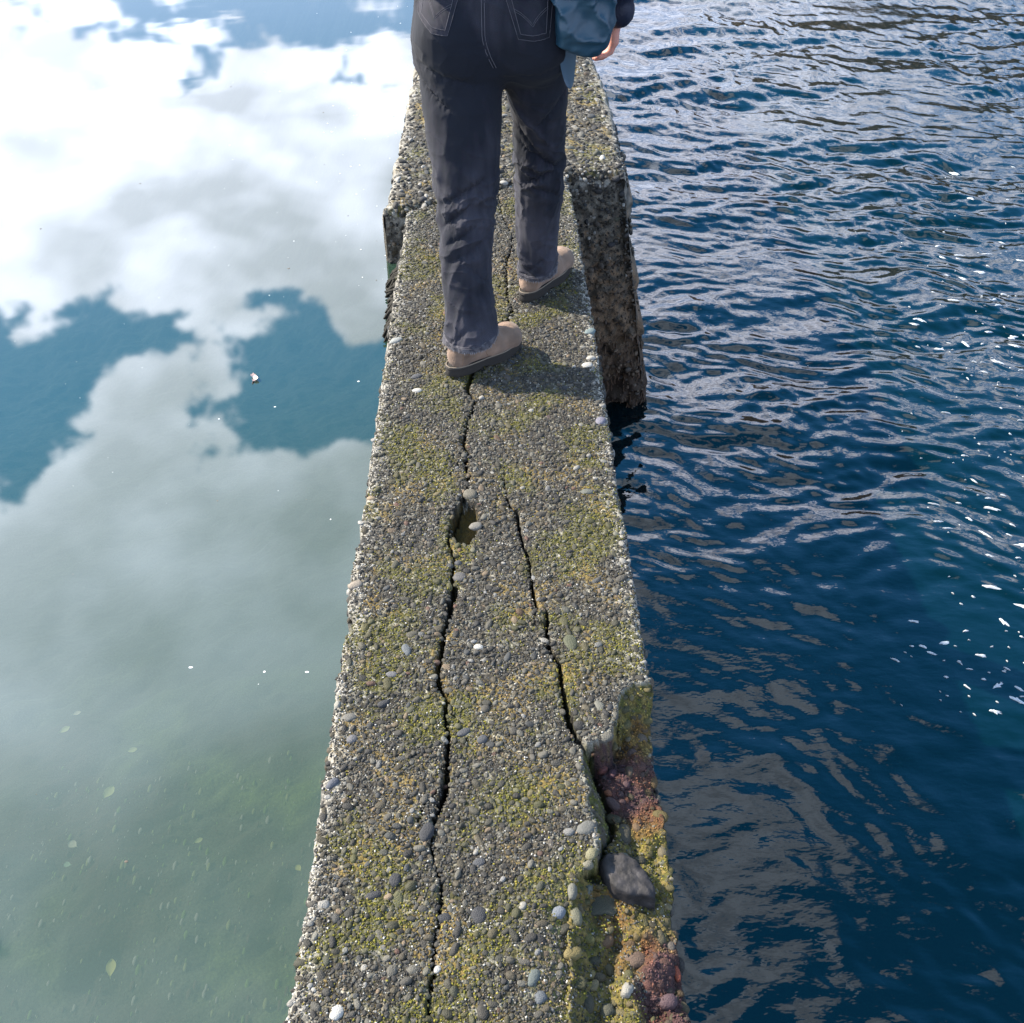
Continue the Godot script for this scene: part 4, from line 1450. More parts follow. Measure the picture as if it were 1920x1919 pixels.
func make_jeans(who: Node3D) -> void:
	var f := jeans_field()
	var s := f.mesh()
	s.normals()
	var out := 0
	for k in range(0, s.v.size(), 53):
		var e := s.v[k] + s.n[k] * 0.01
		out += 1 if sample(f, e) > sample(f, s.v[k]) else -1
	if out < 0:
		s.flip()
		s.normals()
	finer(s)
	var streak := nz(30.0, 501, 3)
	var fade := nz(5.0, 502, 4)
	for k in s.v.size():
		var p := s.v[k]
		var raw := folds(p)
		s.v[k] = p + s.n[k] * raw * 1.5
		var g := fade.get_noise_3d(p.x, p.y * 0.5, p.z) * 1.2 + 0.5 * streak.get_noise_3d(p.x, p.y * 0.13, p.z)
		var worn_and_lit := clampf((0.70 - p.y) * 1.5, 0.0, 0.72) + raw * 45.0 + 1.1 * g  # wear plus painted sunlit patches; paler on crests, darker in creases
		var c := Color(0.0030, 0.0060, 0.018).lerp(Color(0.092, 0.090, 0.118), clampf(worn_and_lit * 0.44 + 0.02, 0.0, 1.0))
		s.c.append(c)
	s.normals()
	var j := under(put("jeans", s.mesh(), M.denim, who))
	# seams, back pockets, hems
	var seams := Surf.new()
	for off in [-0.0035, 0.0035]:
		var pts := []
		for q in 16:
			var y := lerpf(1.0, 0.80, q / 15.0)
			pts.append(back_of(f, -0.033 + 0.026 * pow(maxf(0.88 - y, 0.0) / 0.08, 1.5) + off, y) + Vector3(0, 0, 0.0008))
		seams.tube(pts, [0.0011], 5)
	under(put("back_seam", seams.mesh(), M.thread, j)).position = Vector3.ZERO
	for cor in [[Vector2(-0.190, 0.915), Vector2(-0.155, 0.888), Vector2(-0.118, 0.886), Vector2(-0.080, 0.985), Vector2(-0.178, 1.0)], [Vector2(0.050, 0.873), Vector2(0.088, 0.868), Vector2(0.124, 0.872), Vector2(0.136, 0.98), Vector2(0.012, 0.982)]]:
		var pk := Surf.new()
		const NU := 18
		for b in NU:
			for a in NU:
				var u := a / float(NU - 1)
				var v := b / float(NU - 1)
				var low: Vector2 = cor[0].lerp(cor[1], u * 2.0) if u < 0.5 else cor[1].lerp(cor[2], u * 2.0 - 1.0)
				var q: Vector2 = low.lerp(cor[4].lerp(cor[3], u), v)
				var lift := 0.0035 * minf(1.0, 8.0 * minf(minf(u, 1.0 - u), v) + 0.15)
				var p := back_of(f, q.x, q.y)
				p.z += folds(p) + lift
				pk.v.append(p)
				var g := fade.get_noise_3d(p.x * 1.5, p.y, p.z)
				var rim := 1.0 if minf(minf(u, 1.0 - u), v) < 0.08 else 0.0
				pk.c.append(Color(0.005, 0.008, 0.020).lerp(Color(0.06, 0.058, 0.08), clampf(0.25 + g + (0.25 if cor[0].x < 0.0 else -0.15) + 0.2 * rim * streak.get_noise_2d(u * 4.0, v * 4.0), 0.0, 1.0)))  # left pocket painted paler as if sunlit, right one darker
		pk.grid(NU, NU, 0)
		pk.normals()
		if pk.n[NU * 9 + 9].z < 0.0:
			pk.flip()
			pk.normals()
		var po := put("back_pocket", pk.mesh(), M.denim, j)
		var st := Surf.new()
		for inset in [0.02, 0.09]:
			var path := []
			for q in 40:
				var t := q / 39.0 * 3.0
				var uv := Vector2(inset, lerpf(1.0, inset, t)) if t < 1.0 else (Vector2(lerpf(inset, 1.0 - inset, t - 1.0), inset) if t < 2.0 else Vector2(1.0 - inset, lerpf(inset, 1.0, t - 2.0)))
				path.append(pk.v[clampi(int(round(uv.y * (NU - 1))), 0, NU - 1) * NU + clampi(int(round(uv.x * (NU - 1))), 0, NU - 1)] + Vector3(0, 0, 0.0006))
			st.tube(path, [0.0008], 4)
		# the two arcs stitched across the pocket
		for off in [0.0, 0.045]:
			var path := []
			for q in 25:
				var u := lerpf(0.10, 0.90, q / 24.0)
				var v: float = 0.62 - off - 0.30 * pow(1.0 - absf(2.0 * u - 1.0), 1.6)
				var gx := u * (NU - 1)
				var gy: float = v * (NU - 1)
				var a := int(gx)
				var b := int(gy)
				var p0: Vector3 = pk.v[b * NU + a].lerp(pk.v[b * NU + mini(a + 1, NU - 1)], gx - a)
				var p1: Vector3 = pk.v[(b + 1) * NU + a].lerp(pk.v[(b + 1) * NU + mini(a + 1, NU - 1)], gx - a)
				path.append(p0.lerp(p1, gy - b) + Vector3(0, 0, 0.0005))
			st.tube(path, [0.0006], 4)
		put("stitching", st.mesh(), M.thread, po)
	for leg in 2:
		var hem := Surf.new()
		var fray := Surf.new()
		var st := Surf.new()
		var tab: Array = [LEG_L, LEG_R][leg]
		const NA := 72
		var ring: Array = []
		for k in NA + 1:
			var a := TAU * k / NA
			for b in 5:
				var low := 0.101 if leg == 0 else 0.083
				var y := 0.1
				var p := Vector3.ZERO
				for it in 4:
					var t := table(tab, y)
					p = Vector3(t[0] + sin(a) * t[2], y, t[1] + cos(a) * t[3])
					y = low + 0.12 * (p.x - tab[0][1]) - 0.05 * (p.z - tab[0][2]) + [0.0, 0.001, 0.009, 0.017, 0.019][b]
				p.y = y
				var o := Vector3(sin(a), 0, cos(a))
				p += o * (folds(p) + [0.0, 0.0032, 0.0038, 0.0032, 0.0][b] + 0.0012 * hn[3].get_noise_2d(k * 5.0, leg * 40.0))
				hem.v.append(p)
				var g := streak.get_noise_2d(k * 0.11, b * 0.05 + leg)
				hem.c.append(Color(0.045, 0.045, 0.062).lerp(Color(0.20, 0.19, 0.205), clampf((0.7 if b < 2 else 0.25) + g * 1.4, 0.0, 1.0)))
				if b == 3:
					ring.append(p + o * 0.0012 - Vector3(0, 0.003, 0))
				if b == 1 and k % 1 == 0:
					for q in 2:
						var w := a + rng.randf() * 0.08
						var e := p + Vector3(sin(w) - sin(a), 0, cos(w) - cos(a)) * 0.07
						fray.tube([e + Vector3(0, 0.004, 0) + o * 0.0005, e + Vector3(rng.randfn(0.0, 0.0015), -0.005 * rng.randf(), rng.randfn(0.0, 0.0015)) + o * 0.001], [0.0006, 0.0003], 4)
		hem.grid(5, NA + 1, 0)
		hem.normals()
		if hem.n[2].z < 0.0:
			hem.flip()
			hem.normals()
		st.tube(ring, [0.0007], 4, false)
		var ho := put("hem", hem.mesh(), M.denim, j)
		put("stitching", st.mesh(), M.thread, ho)
		put("frayed_threads", fray.mesh(), mat(Color(0.24, 0.235, 0.25), 0.95), ho).set_meta("kind", "stuff")

func boot(who: Node3D, at: Vector3, dir: Vector3, label: String, scuffed: bool) -> void:
	var o := Node3D.new()
	o.name = "boot"
	who.add_child(o, true)
	o.set_meta("label", label)
	dir = dir.normalized()
	o.transform = Transform3D(Basis(dir, Vector3.UP, dir.cross(Vector3.UP)).scaled(Vector3(0.93, 1.02, 0.98)), at - WHO)
	var f := Field.new(Vector3(-0.02, 0.015, -0.065), Vector3(0.29, 0.20, 0.065), 0.004)
	f.bone(Vector3(0.036, 0.05, 0), 0.034, Vector3(0.048, 0.105, 0), 0.033, 0.02)
	f.bone(Vector3(0.062, 0.09, 0), 0.034, Vector3(0.070, 0.165, 0), 0.036, 0.02)
	f.bone(Vector3(0.045, 0.055, 0), 0.033, Vector3(0.15, 0.045, 0.0), 0.036, 0.02)
	f.bone(Vector3(0.075, 0.105, 0), 0.034, Vector3(0.165, 0.060, 0), 0.032, 0.025)
	f.bone(Vector3(0.15, 0.048, -0.004), 0.036, Vector3(0.222, 0.046, -0.002), 0.035, 0.02, Vector3(1, 1, 0.84))
	f.bone(Vector3(0.215, 0.055, 0), 0.032, Vector3(0.228, 0.05, 0), 0.030, 0.02, Vector3(1, 1, 0.84))
	for z in f.nz:
		for y in f.ny:
			for x in f.nx:
				var k := (z * f.ny + y) * f.nx + x
				f.f[k] = maxf(f.f[k], maxf(0.028 - (f.o.y + y * f.h), f.o.y + y * f.h - 0.122))
	var s := f.mesh()
	s.normals()
	for k in s.v.size():
		var p := s.v[k]
		var cr := exp(-pow((p.x - 0.165 - 0.2 * (p.y - 0.06)) / 0.006, 2.0)) + 0.7 * exp(-pow((p.x - 0.148 - 0.1 * (p.y - 0.06)) / 0.005, 2.0))
		s.v[k] = p + s.n[k] * (-0.0016 * cr * clampf((p.y - 0.05) * 60.0, 0.0, 1.0) + 0.0012 * hn[3].get_noise_3dv(p * 40.0))
	s.normals()
	if s.n[s.v.size() / 2].dot(s.v[s.v.size() / 2] - Vector3(0.1, 0.06, 0)) < 0.0:
		s.flip()
		s.normals()
	var up := put("upper", s.mesh(), M.suede, o)
	if scuffed:
		var sc := Surf.new()
		for k in 60:
			var a := rng.randf_range(0.5, 2.2)
			var p := Vector3(0.222 + 0.036 * sin(a), 0.036 + 0.016 * rng.randf() * rng.randf(), 0.041 * cos(a))
			var t := Vector3(cos(a), 0.2 * rng.randfn(), -sin(a)) * rng.randf_range(0.003, 0.008)
			sc.tube([p - t, p, p + t], [0.0005, 0.002, 0.0005], 5)
		put("scuff", sc.mesh(), mat(Color(0.085, 0.05, 0.035), 0.95), up).set_meta("kind", "stuff")
	# outline of the sole
	var line := []
	for k in 64:
		var a := TAU * k / 64.0
		var x := 0.129 - 0.139 * cos(a)
		var t := clampf((x + 0.01) / 0.278, 0.0, 1.0)
		var wid: float = pl([[0.0, 0.030], [0.10, 0.039], [0.30, 0.036], [0.45, 0.036], [0.68, 0.047], [0.85, 0.044], [1.0, 0.032]], t)
		line.append(Vector2(x, wid * signf(sin(a)) * pow(absf(sin(a)), 0.62) + 0.003 * sin(t * 6.0)))
	var sole := Surf.new()
	var rings := [[0.0, 0.96], [0.003, 1.0], [0.016, 1.0], [0.020, 0.975], [0.024, 1.0], [0.029, 1.0], [0.031, 0.93]]
	for r in rings:
		for p in line:
			var rise := 0.0
			if r[0] < 0.012:
				rise = 0.008 * exp(-pow((p.x - 0.105) / 0.018, 2.0)) + 0.010 * clampf((p.x - 0.21) / 0.06, 0.0, 1.0)
			sole.v.append(Vector3(0.129 + (p.x - 0.129) * r[1], r[0] + rise, p.y * r[1]))
	for r in rings.size() - 1:
		for k in 64:
			var a := r * 64 + k
			var b := r * 64 + (k + 1) % 64
			sole.i.append_array([a, b, a + 64, b, b + 64, a + 64])
	for e in [0, rings.size() - 1]:
		var m := sole.v.size()
		sole.v.append(Vector3(0.129, rings[e][0], 0))
		for k in 64:
			sole.i.append_array([m, e * 64 + k, e * 64 + (k + 1) % 64])
	var so := put("sole", sole.mesh(), M.rubber, o)
	var welt := []
	for k in 65:
		var p: Vector2 = line[k % 64]
		welt.append(Vector3(0.129 + (p.x - 0.129) * 0.975, 0.0315, p.y * 0.975))
	var ws := Surf.new()
	ws.tube(welt, [0.0017], 6, false)
	put("welt", ws.mesh(), M.welt, so)
	# elastic sides, seams and the pull tab at the heel
	for side in [-1.0, 1.0]:
		var g := Surf.new()
		for b in 12:
			for a in 12:
				var u := a / 11.0 * 2.0 - 1.0
				var v := b / 11.0
				var p := Vector3(0.088 + u * 0.022 * (0.45 + 0.55 * v), 0.080 + 0.038 * v, 0)
				var q := 0.06
				while q > 0.0 and sample(f, Vector3(p.x, p.y, q * side)) > 0.0:
					q -= 0.0015
				p.z = (q + 0.0022 - 0.003 * pow(absf(u), 6.0) + 0.0004 * sin(u * 40.0)) * side
				g.v.append(p)
		g.grid(12, 12, 0)
		g.normals()
		if g.n[66].z * side < 0.0:
			g.flip()
			g.normals()
		put("elastic_panel", g.mesh(), M.elastic, up)
		var vamp := []
		for k in 16:
			var y := lerpf(0.034, 0.105, k / 15.0)
			var x := 0.122 - 0.018 * sin(k / 15.0 * 3.0) + 0.012 * k / 15.0
			var q := 0.06
			while q > 0.0 and sample(f, Vector3(x, y, q * side)) > 0.0:
				q -= 0.001
			if q > 0.004:
				vamp.append(Vector3(x, y, (q + 0.0003) * side))
		var vs := Surf.new()
		vs.tube(vamp, [0.0010], 5)
		put("seam", vs.mesh(), mat(Color(0.17, 0.11, 0.07), 0.9), up)
		var seam := []
		for k in 14:
			var y := lerpf(0.034, 0.115, k / 13.0)
			var x := 0.026 + 0.01 * k / 13.0
			var q := 0.06
			while q > 0.0 and sample(f, Vector3(x, y, q * side)) > 0.0:
				q -= 0.001
			seam.append(Vector3(x, y, (q + 0.0004) * side))
		var ss := Surf.new()
		ss.tube(seam, [0.0009], 5)
		put("seam", ss.mesh(), mat(Color(0.22, 0.14, 0.085), 0.9), up)

func person() -> void:
	var who := base("person", "person in faded black jeans and tan boots walking away along the wall", "person", WHO)
	# the body, one surface from head to feet
	var f := Field.new(Vector3(-0.34, 0.03, -2.98), Vector3(0.36, 1.72, -2.42), 0.014)
	var hl := Vector3(-0.095, 0.84, -2.64)
	var hr := Vector3(0.085, 0.84, -2.655)
	f.bone(Vector3(-0.09, 0.085, -2.42), 0.032, Vector3(-0.088, 0.45, -2.54), 0.045, 0.02)
	f.bone(Vector3(-0.088, 0.45, -2.54), 0.05, hl, 0.078, 0.03)
	f.bone(Vector3(0.115, 0.085, -2.82), 0.032, Vector3(0.115, 0.45, -2.775), 0.045, 0.02)
	f.bone(Vector3(0.115, 0.45, -2.775), 0.05, hr, 0.075, 0.03)
	f.bone(Vector3(-0.09, 0.07, -2.42), 0.03, Vector3(0.02, 0.05, -2.49), 0.022, 0.02)
	f.bone(Vector3(0.115, 0.07, -2.82), 0.03, Vector3(0.20, 0.05, -2.92), 0.022, 0.02)
	f.bone(hl, 0.08, hr, 0.08, 0.03)
	f.bone(Vector3(0, 0.88, -2.65), 0.10, Vector3(0, 1.05, -2.655), 0.095, 0.04)
	f.bone(Vector3(-0.04, 1.08, -2.66), 0.10, Vector3(-0.05, 1.26, -2.66), 0.105, 0.04)
	f.bone(Vector3(0.04, 1.08, -2.66), 0.10, Vector3(0.05, 1.26, -2.67), 0.105, 0.04)
	f.bone(Vector3(-0.15, 1.345, -2.65), 0.055, Vector3(0.15, 1.345, -2.67), 0.055, 0.04)
	f.bone(Vector3(0, 1.36, -2.66), 0.058, Vector3(0.012, 1.47, -2.685), 0.052, 0.03)
	var el := Vector3(-0.235, 1.09, -2.64)
	var er := Vector3(0.285, 1.09, -2.655)
	var hand_r := Vector3(0.298, 0.852, -2.74)
	var hand_l := Vector3(-0.13, 1.03, -2.86)
	f.bone(Vector3(-0.185, 1.335, -2.65), 0.05, el, 0.038, 0.02)
	f.bone(el, 0.038, hand_l, 0.026, 0.015)
	f.bone(Vector3(0.185, 1.335, -2.67), 0.05, er, 0.038, 0.02)
	f.bone(er, 0.038, hand_r, 0.026, 0.015)
	var s := f.mesh()
	s.add(head().mesh())
	s.add(hand(hand_r, true).mesh())
	s.add(hand(hand_l, false).mesh())
	s.normals()
	if s.n[10].y > 0.0:
		s.flip()
		s.normals()
	under(put("body", s.mesh(), M.skin, who))
	make_jeans(who)
	boot(who, Vector3(-0.146, 0.004, -2.372), Vector3(0.829, 0, -0.559), "scuffed tan suede boot of the rear foot", true)
	boot(who, Vector3(0.073, 0.004, -2.762), Vector3(0.627, 0, -0.779), "tan suede boot of the front foot", false)
	# jacket: a quilted body and two sleeves in one piece
	var j := Field.new(Vector3(-0.36, 0.80, -2.95), Vector3(0.38, 1.46, -2.46), 0.010)
	j.bone(Vector3(-0.07, 1.08, -2.655), 0.125, Vector3(-0.07, 1.28, -2.66), 0.118, 0.05)
	j.bone(Vector3(0.07, 1.08, -2.655), 0.125, Vector3(0.07, 1.28, -2.67), 0.118, 0.05)
	j.bone(Vector3(-0.15, 1.345, -2.65), 0.07, Vector3(0.15, 1.345, -2.67), 0.07, 0.05)
	j.bone(Vector3(0, 1.36, -2.66), 0.075, Vector3(0.01, 1.42, -2.675), 0.066, 0.03)
	for z in j.nz:
		for y in j.ny:
			for x in j.nx:
				var k := (z * j.ny + y) * j.nx + x
				j.f[k] = maxf(j.f[k], 0.985 - (j.o.y + y * j.h))
	j.bone(Vector3(-0.185, 1.335, -2.65), 0.068, el, 0.056, 0.02)
	j.bone(el, 0.056, hand_l, 0.045, 0.015)
	j.bone(Vector3(0.185, 1.335, -2.67), 0.068, er, 0.054, 0.02)
	j.bone(er, 0.054, Vector3(0.303, 0.872, -2.718), 0.041, 0.015)
	var js := j.mesh()
	js.normals()
	if js.n[js.v.size() / 2].dot(js.v[js.v.size() / 2] - Vector3(0, 1.2, -2.66)) < 0.0:
		js.flip()
		js.normals()
	for k in js.v.size():
		var p := js.v[k]
		var band := absf(sin(p.y * PI / 0.075))
		js.v[k] = p + js.n[k] * (0.010 * (pow(band, 0.5) - 0.7) + 0.004 * hn[3].get_noise_3dv(p * 22.0))
	js.normals()
	under(put("jacket", js.mesh(), M.jacket, who))
	# hair, cut short
	var hf := Field.new(Vector3(-0.1, 1.44, -2.82), Vector3(0.13, 1.72, -2.56), 0.006)
	hf.bone(Vector3(0.012, 1.605, -2.70), 0.092, Vector3(0.012, 1.60, -2.675), 0.094, 0.03)
	hf.bone(Vector3(0.012, 1.60, -2.66), 0.085, Vector3(0.012, 1.53, -2.645), 0.066, 0.03)
	for z in hf.nz:
		for y in hf.ny:
			for x in hf.nx:
				var k := (z * hf.ny + y) * hf.nx + x
				var p := hf.o + Vector3(x, y, z) * hf.h
				hf.f[k] = maxf(hf.f[k], maxf(1.50 - p.y, (1.61 - p.y) * 0.7 - (p.z + 2.715)))
	var hs := hf.mesh()
	hs.normals()
	for k in hs.v.size():
		hs.v[k] += hs.n[k] * 0.004 * hn[3].get_noise_3d(hs.v[k].x * 60.0, hs.v[k].y * 20.0, hs.v[k].z * 60.0)
	hs.normals()
	under(put("hair", hs.mesh(), M.hair, who))

func head() -> Field:
	var f := Field.new(Vector3(-0.1, 1.43, -2.84), Vector3(0.13, 1.71, -2.56), 0.005)
	var c := Vector3(0.012, 1.595, -2.69)
	f.bone(c + Vector3(0, 0.01, 0.015), 0.082, c + Vector3(0, 0.005, -0.02), 0.078, 0.03)
	f.bone(c + Vector3(0, -0.05, -0.03), 0.058, c + Vector3(0, -0.095, -0.055), 0.034, 0.03)
	f.bone(c + Vector3(0, -0.09, 0.0), 0.050, c + Vector3(0, -0.16, 0.01), 0.052, 0.03)
	f.bone(c + Vector3(0, -0.005, -0.092), 0.008, c + Vector3(0, -0.042, -0.112), 0.013, 0.012)   # nose
	f.bone(c + Vector3(-0.03, 0.012, -0.085), 0.012, c + Vector3(0.03, 0.012, -0.085), 0.012, 0.012)   # brow
	f.bone(c + Vector3(-0.02, -0.068, -0.088), 0.007, c + Vector3(0.02, -0.068, -0.088), 0.007, 0.006)   # lips
	f.bone(c + Vector3(-0.019, -0.077, -0.086), 0.008, c + Vector3(0.019, -0.077, -0.086), 0.008, 0.006)
	f.bone(c + Vector3(0, -0.105, -0.078), 0.018, c + Vector3(0, -0.107, -0.08), 0.018, 0.015)   # chin
	for side in [-1.0, 1.0]:
		f.bone(c + Vector3(0.03 * side, -0.008, -0.078), 0.012, c + Vector3(0.033 * side, -0.008, -0.077), 0.012, 0.004)   # eye
		f.bone(c + Vector3(0.08 * side, 0.01, -0.005), 0.011, c + Vector3(0.077 * side, -0.035, -0.012), 0.009, 0.008)   # ear
	return f

func hand(w: Vector3, right: bool) -> Field:
	var f := Field.new(w + Vector3(-0.10, -0.14, -0.13), w + Vector3(0.10, 0.06, 0.09), 0.0034)
	if right:
		# hanging by the thigh, its back to the outside, the fingers curled in under it
		f.bone(w + Vector3(0.0, 0.02, 0.0), 0.024, w + Vector3(0.0, -0.02, -0.004), 0.021, 0.012)
		for k in 4:
			var z := 0.022 - 0.019 * k
			var len: float = [0.82, 0.96, 1.0, 0.93][k]
			var mcp := w + Vector3(0.004, -0.058 - 0.004 * k, z - 0.012)
			f.bone(w + Vector3(0.001, -0.012, z * 0.5), 0.0145, mcp, 0.0125, 0.008)
			var pip := mcp + Vector3(-0.010, -0.030, -0.003) * len
			var dip := pip + Vector3(-0.018, -0.013, 0.0) * len
			var tip := dip + Vector3(-0.017, -0.004, 0.002) * len
			f.bone(mcp, 0.0105, pip, 0.0092, 0.004)
			f.bone(pip, 0.0092, dip, 0.0082, 0.003)
			f.bone(dip, 0.0082, tip, 0.0068, 0.003)
		var th := w + Vector3(-0.012, -0.030, -0.042)
		f.bone(w + Vector3(-0.002, -0.008, -0.014), 0.015, th, 0.012, 0.008)
		f.bone(th, 0.0115, th + Vector3(-0.016, -0.026, -0.008), 0.0095, 0.003)
		f.bone(th + Vector3(-0.016, -0.026, -0.008), 0.0092, th + Vector3(-0.030, -0.038, -0.004), 0.0072, 0.003)
	else:
		# held before the waist, palm in
		for k in 4:
			var y := 0.024 - 0.017 * k
			var len: float = [0.93, 1.0, 0.95, 0.8][k]
			var mcp := w + Vector3(0.056, y, -0.012)
			f.bone(w + Vector3(0.01, y * 0.5, 0.0), 0.0145, mcp, 0.0118, 0.008)
			var pip := mcp + Vector3(0.026, -0.004, 0.010) * len
			var dip := pip + Vector3(0.012, -0.006, 0.017) * len
			f.bone(mcp, 0.0102, pip, 0.009, 0.004)
			f.bone(pip, 0.009, dip, 0.008, 0.003)
			f.bone(dip, 0.008, dip + Vector3(0.0, -0.004, 0.016) * len, 0.0068, 0.003)
		var th := w + Vector3(0.032, 0.036, 0.008)
		f.bone(w + Vector3(0.006, 0.012, 0.0), 0.015, th, 0.012, 0.008)
		f.bone(th, 0.0112, th + Vector3(0.024, 0.012, 0.008), 0.0092, 0.003)
	return f

func bag() -> void:
	var at := Vector3(0.206, 0.825, -2.55)
	var o := base("shoulder_bag", "teal blue cloth bag hanging by the walker's right hip", "bag", at)
	var crease := nz(6.0, 601, 2)
	var s := Surf.new()
	const NA := 96
	const NB := 84
	for b in NB:
		var t := b / float(NB - 1)
		var y := 0.34 * t
		var up := clampf(y / 0.03, 0.0, 1.0)
		var r := sqrt(1.0 - (1.0 - up) * (1.0 - up)) if up < 1.0 else 1.0
		r = maxf(r, 0.02)
		var hw := (0.064 + 0.006 * sin(y * 14.0)) * (0.55 + 0.45 * r)
		var hd := 0.048 * lerpf(1.0, 0.5, clampf((y - 0.1) / 0.22, 0.0, 1.0)) * r
		for a in NA:
			var w := TAU * a / NA
			var cx := signf(cos(w)) * pow(absf(cos(w)), 0.55)
			var cz := signf(sin(w)) * pow(absf(sin(w)), 0.75)
			var p := Vector3(cx * hw * (1.0 if r > 0.3 else r * 3.0 + 0.1), y + 0.012 * cx * cx * (1.0 - up) - 0.010 * cx * (1.0 - up), cz * hd)
			var n := 1.0 - sqrt(absf(crease.get_noise_3d(p.x * 1.3 + p.y * 0.6, p.y * 0.9 - p.x * 0.5, p.z))) * 1.9
			var m := 1.0 - absf(crease.get_noise_3d(p.x * 2.0 - p.y * 0.9, p.y * 1.5 + 5.0, p.z)) * 2.4
			p += Vector3(cx * 0.6, 0, cz).normalized() * ((n - 0.2) * 0.016 + (m - 0.5) * 0.005) * minf(1.0, up * 2.0 + 0.2)
			s.v.append(p)
	for b in NB - 1:
		for a in NA:
			var p := b * NA + a
			var q := b * NA + (a + 1) % NA
			s.i.append_array([p, q, p + NA, q, q + NA, p + NA])
	for e in [0, NB - 1]:
		var m := s.v.size()
		s.v.append(Vector3(0, 0.34 * e / (NB - 1), 0))
		for a in NA:
			s.i.append_array([m, e * NA + (a + 1) % NA, e * NA + a])
	s.normals()
	if s.n[NA * 40 + NA / 4].z < 0.0:
		s.flip()
		s.normals()
	put("pouch", s.mesh(), M.bag, o)
	# the loose end that hangs out below
	var e := Surf.new()
	const NV := 22
	for side in 2:
		for b in NV:
			var v := b / float(NV - 1)
			var half := lerpf(0.029, 0.012, v) * sqrt(maxf(1.0 - pow(v, 8.0), 0.02))
			for a in 9:
				var u := a / 8.0 * 2.0 - 1.0
				e.v.append(Vector3(-0.035 - 0.006 * v + u * half + 0.016 * v * v, 0.06 - 0.15 * v, -0.018 + 0.004 * sin(v * 5.0) + 0.004 * u * u + (0.0 if side == 0 else -0.0025 * (1.0 - u * u * u * u))))
	e.grid(9, NV, 0)
	var back := Surf.new()
	back.grid(9, NV, 9 * NV)
	back.flip()
	e.i.append_array(back.i)
	for b in NV - 1:
		for a in [0, 8]:
			var p: int = b * 9 + a
			e.i.append_array([p, p + 9, p + 9 * NV, p + 9, p + 9 + 9 * NV, p + 9 * NV])
	put("loose_end", e.mesh(), M.bag_tail, o)
	var st := Surf.new()
	for x in [-0.045, 0.045]:
		var pts := [Vector3(x, 0.33, 0.0), Vector3(x * 0.9, 0.42, -0.02), Vector3(x * 0.5 - 0.02, 0.53, -0.055), Vector3(-0.035 + x * 0.3, 0.595, -0.11), Vector3(-0.035, 0.56, -0.19)]
		st.tube(pts, [0.008, 0.009, 0.009, 0.009, 0.008], 8)
	put("strap", st.mesh(), M.bag, o)

# ---------------------------------------------------------------- afloat

func leaf_shape(long: float, wide: float, curl: float) -> ArrayMesh:
	var s := Surf.new()
	for side in 2:
		for b in 13:
			var t := b / 12.0
			var half := wide * sin(pow(t, 0.8) * PI) * 0.5 + 0.0004
			for a in 7:
				var u := a / 3.0 - 1.0
				s.v.append(Vector3(u * half, curl * (u * u * 0.5 + (t - 0.5) * (t - 0.5)) * long + (0.0003 if a == 3 else 0.0) - 0.0006 * side, (t - 0.5) * long))
	s.grid(7, 13, 0)
	s.grid(7, 13, 91)
	var stalk := Surf.new()
	stalk.tube([Vector3(0, curl * 0.25 * long, long * 0.49), Vector3(0.001, curl * 0.3 * long, long * 0.62)], [0.0006, 0.0004], 5)
	s.add(stalk)
	return s.mesh()

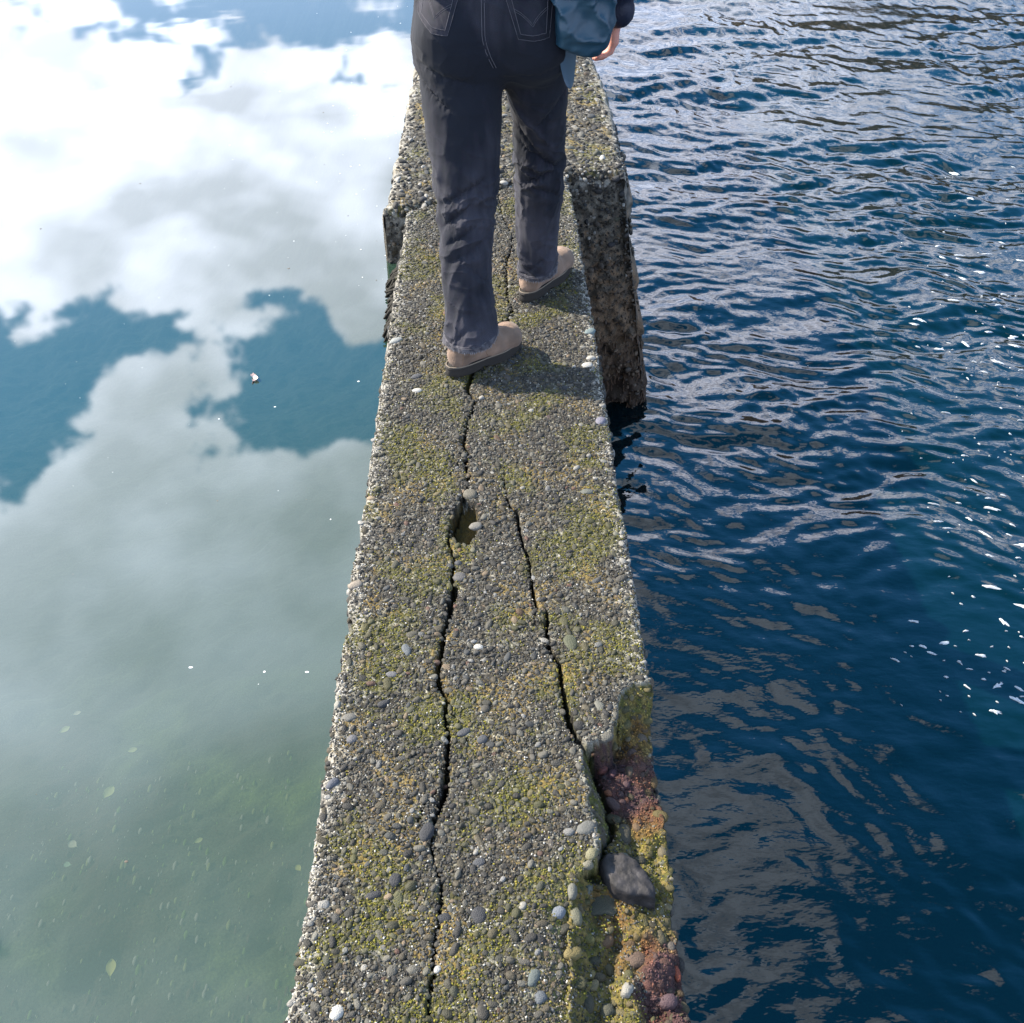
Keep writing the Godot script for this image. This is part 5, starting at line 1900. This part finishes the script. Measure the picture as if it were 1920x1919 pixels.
func floating() -> void:
	var y1 := Color(0.62, 0.62, 0.16)
	var y2 := Color(0.50, 0.56, 0.20)
	var y3 := Color(0.60, 0.60, 0.40)
	for q in [[-0.747, -0.801, 0.034, 0.018, 10.0, y1, "yellow green oval leaf under the pool water, nearest the lower left corner"], [-0.854, -1.175, 0.034, 0.021, -25.0, y2, "largest round yellow leaf sunk in the green pool water, well out from the wall"],
		[-0.998, -1.337, 0.026, 0.014, -50.0, y2, "narrow pale leaf drifting under the pool water beside two smaller scraps"], [-0.984, -1.382, 0.020, 0.010, -70.0, y3, "smaller whitish leaf scrap just beyond the narrow pale leaf"], [-0.421, -0.997, 0.016, 0.011, 40.0, y1, "small yellow leaf under the water close beside the wall"],
		[-0.895, -1.055, 0.022, 0.016, 60.0, y3, "three cornered pale leaf scrap under the pool water"], [-0.637, -1.06, 0.019, 0.010, -60.0, y2, "small curled yellowish leaf alone in the middle of the shallow green water"], [-0.893, -1.011, 0.016, 0.011, 80.0, Color(0.35, 0.5, 0.3), "dull green leaf bit next to the three cornered pale scrap"], [-0.831, -1.281, 0.024, 0.012, -80.0, y2, "faint long yellowish leaf beyond the largest round leaf"]]:
		var m := mat(q[5], 0.7)
		m.backlight_enabled = true
		m.backlight = Color(0.3, 0.3, 0.1)
		var o := put("sunken_leaf", leaf_shape(q[2], q[3], 0.15), m)
		o.transform = Transform3D(Basis(Vector3.UP, deg_to_rad(q[4])), Vector3(q[0], -0.226, q[1]))
		tag(o, q[6], "leaf", "leaves sunk in the pool")
	# a curled scrap of shell afloat
	var sh := base("shell_scrap", "curled pinkish white scrap floating alone on the still blue reflection", "shell", Vector3(-0.784, -0.199, -2.641))
	var s := Surf.new()
	for b in 12:
		for a in 12:
			var u := a / 11.0 * 2.0 - 1.0
			var v := b / 11.0 * 2.0 - 1.0
			var k := 1.0 + 0.25 * hn[3].get_noise_2d(u * 8.0 + 3.0, v * 8.0)
			s.v.append(Vector3(u * 0.008 * k * (1.0 - 0.4 * v * v) + 0.006 * sin(v * 3.0), 0.001 + 0.007 * u * u * k, v * 0.019))
	s.grid(12, 12, 0)
	put("shell", s.mesh(), mat(Color(0.72, 0.58, 0.52), 0.5), sh)
	var tail := Surf.new()
	tail.tube([Vector3(0.001, 0.001, 0.016), Vector3(-0.003, 0.001, 0.022), Vector3(-0.002, 0.0005, 0.031)], [0.0022, 0.0016, 0.0008], 6)
	put("dark_tip", tail.mesh(), mat(Color(0.06, 0.035, 0.03), 0.6), sh)
	# specks of froth on the still water
	var sp := SphereMesh.new()
	sp.radius = 1.0
	sp.height = 2.0
	sp.radial_segments = 7
	sp.rings = 4
	var at := []
	var tint := PackedColorArray()
	for k in 260:
		var far := rng.randf() < 0.7
		var z := rng.randf_range(-3.2, -6.5) if far else rng.randf_range(-0.9, -3.4)
		var x := rng.randf_range(-0.42, -2.9) if not far or rng.randf() < 0.4 else -0.42 - 0.9 * pow(rng.randf(), 2.0)
		var r := 0.0009 + 0.0024 * pow(rng.randf(), 3.0)
		at.append(Transform3D(Basis.from_scale(Vector3(r * rng.randf_range(1.0, 2.0), r * 0.3, r)), Vector3(x, -0.2, z)))
		tint.append(Color(0.8, 0.82, 0.82) if rng.randf() < 0.75 else Color(0.12, 0.10, 0.08))
	scatter("froth_specks", sp, M.moss, at, tint, self)
	tag(get_node("froth_specks"), "tiny white and dark specks of froth scattered over the still pool", "froth", "", "stuff")
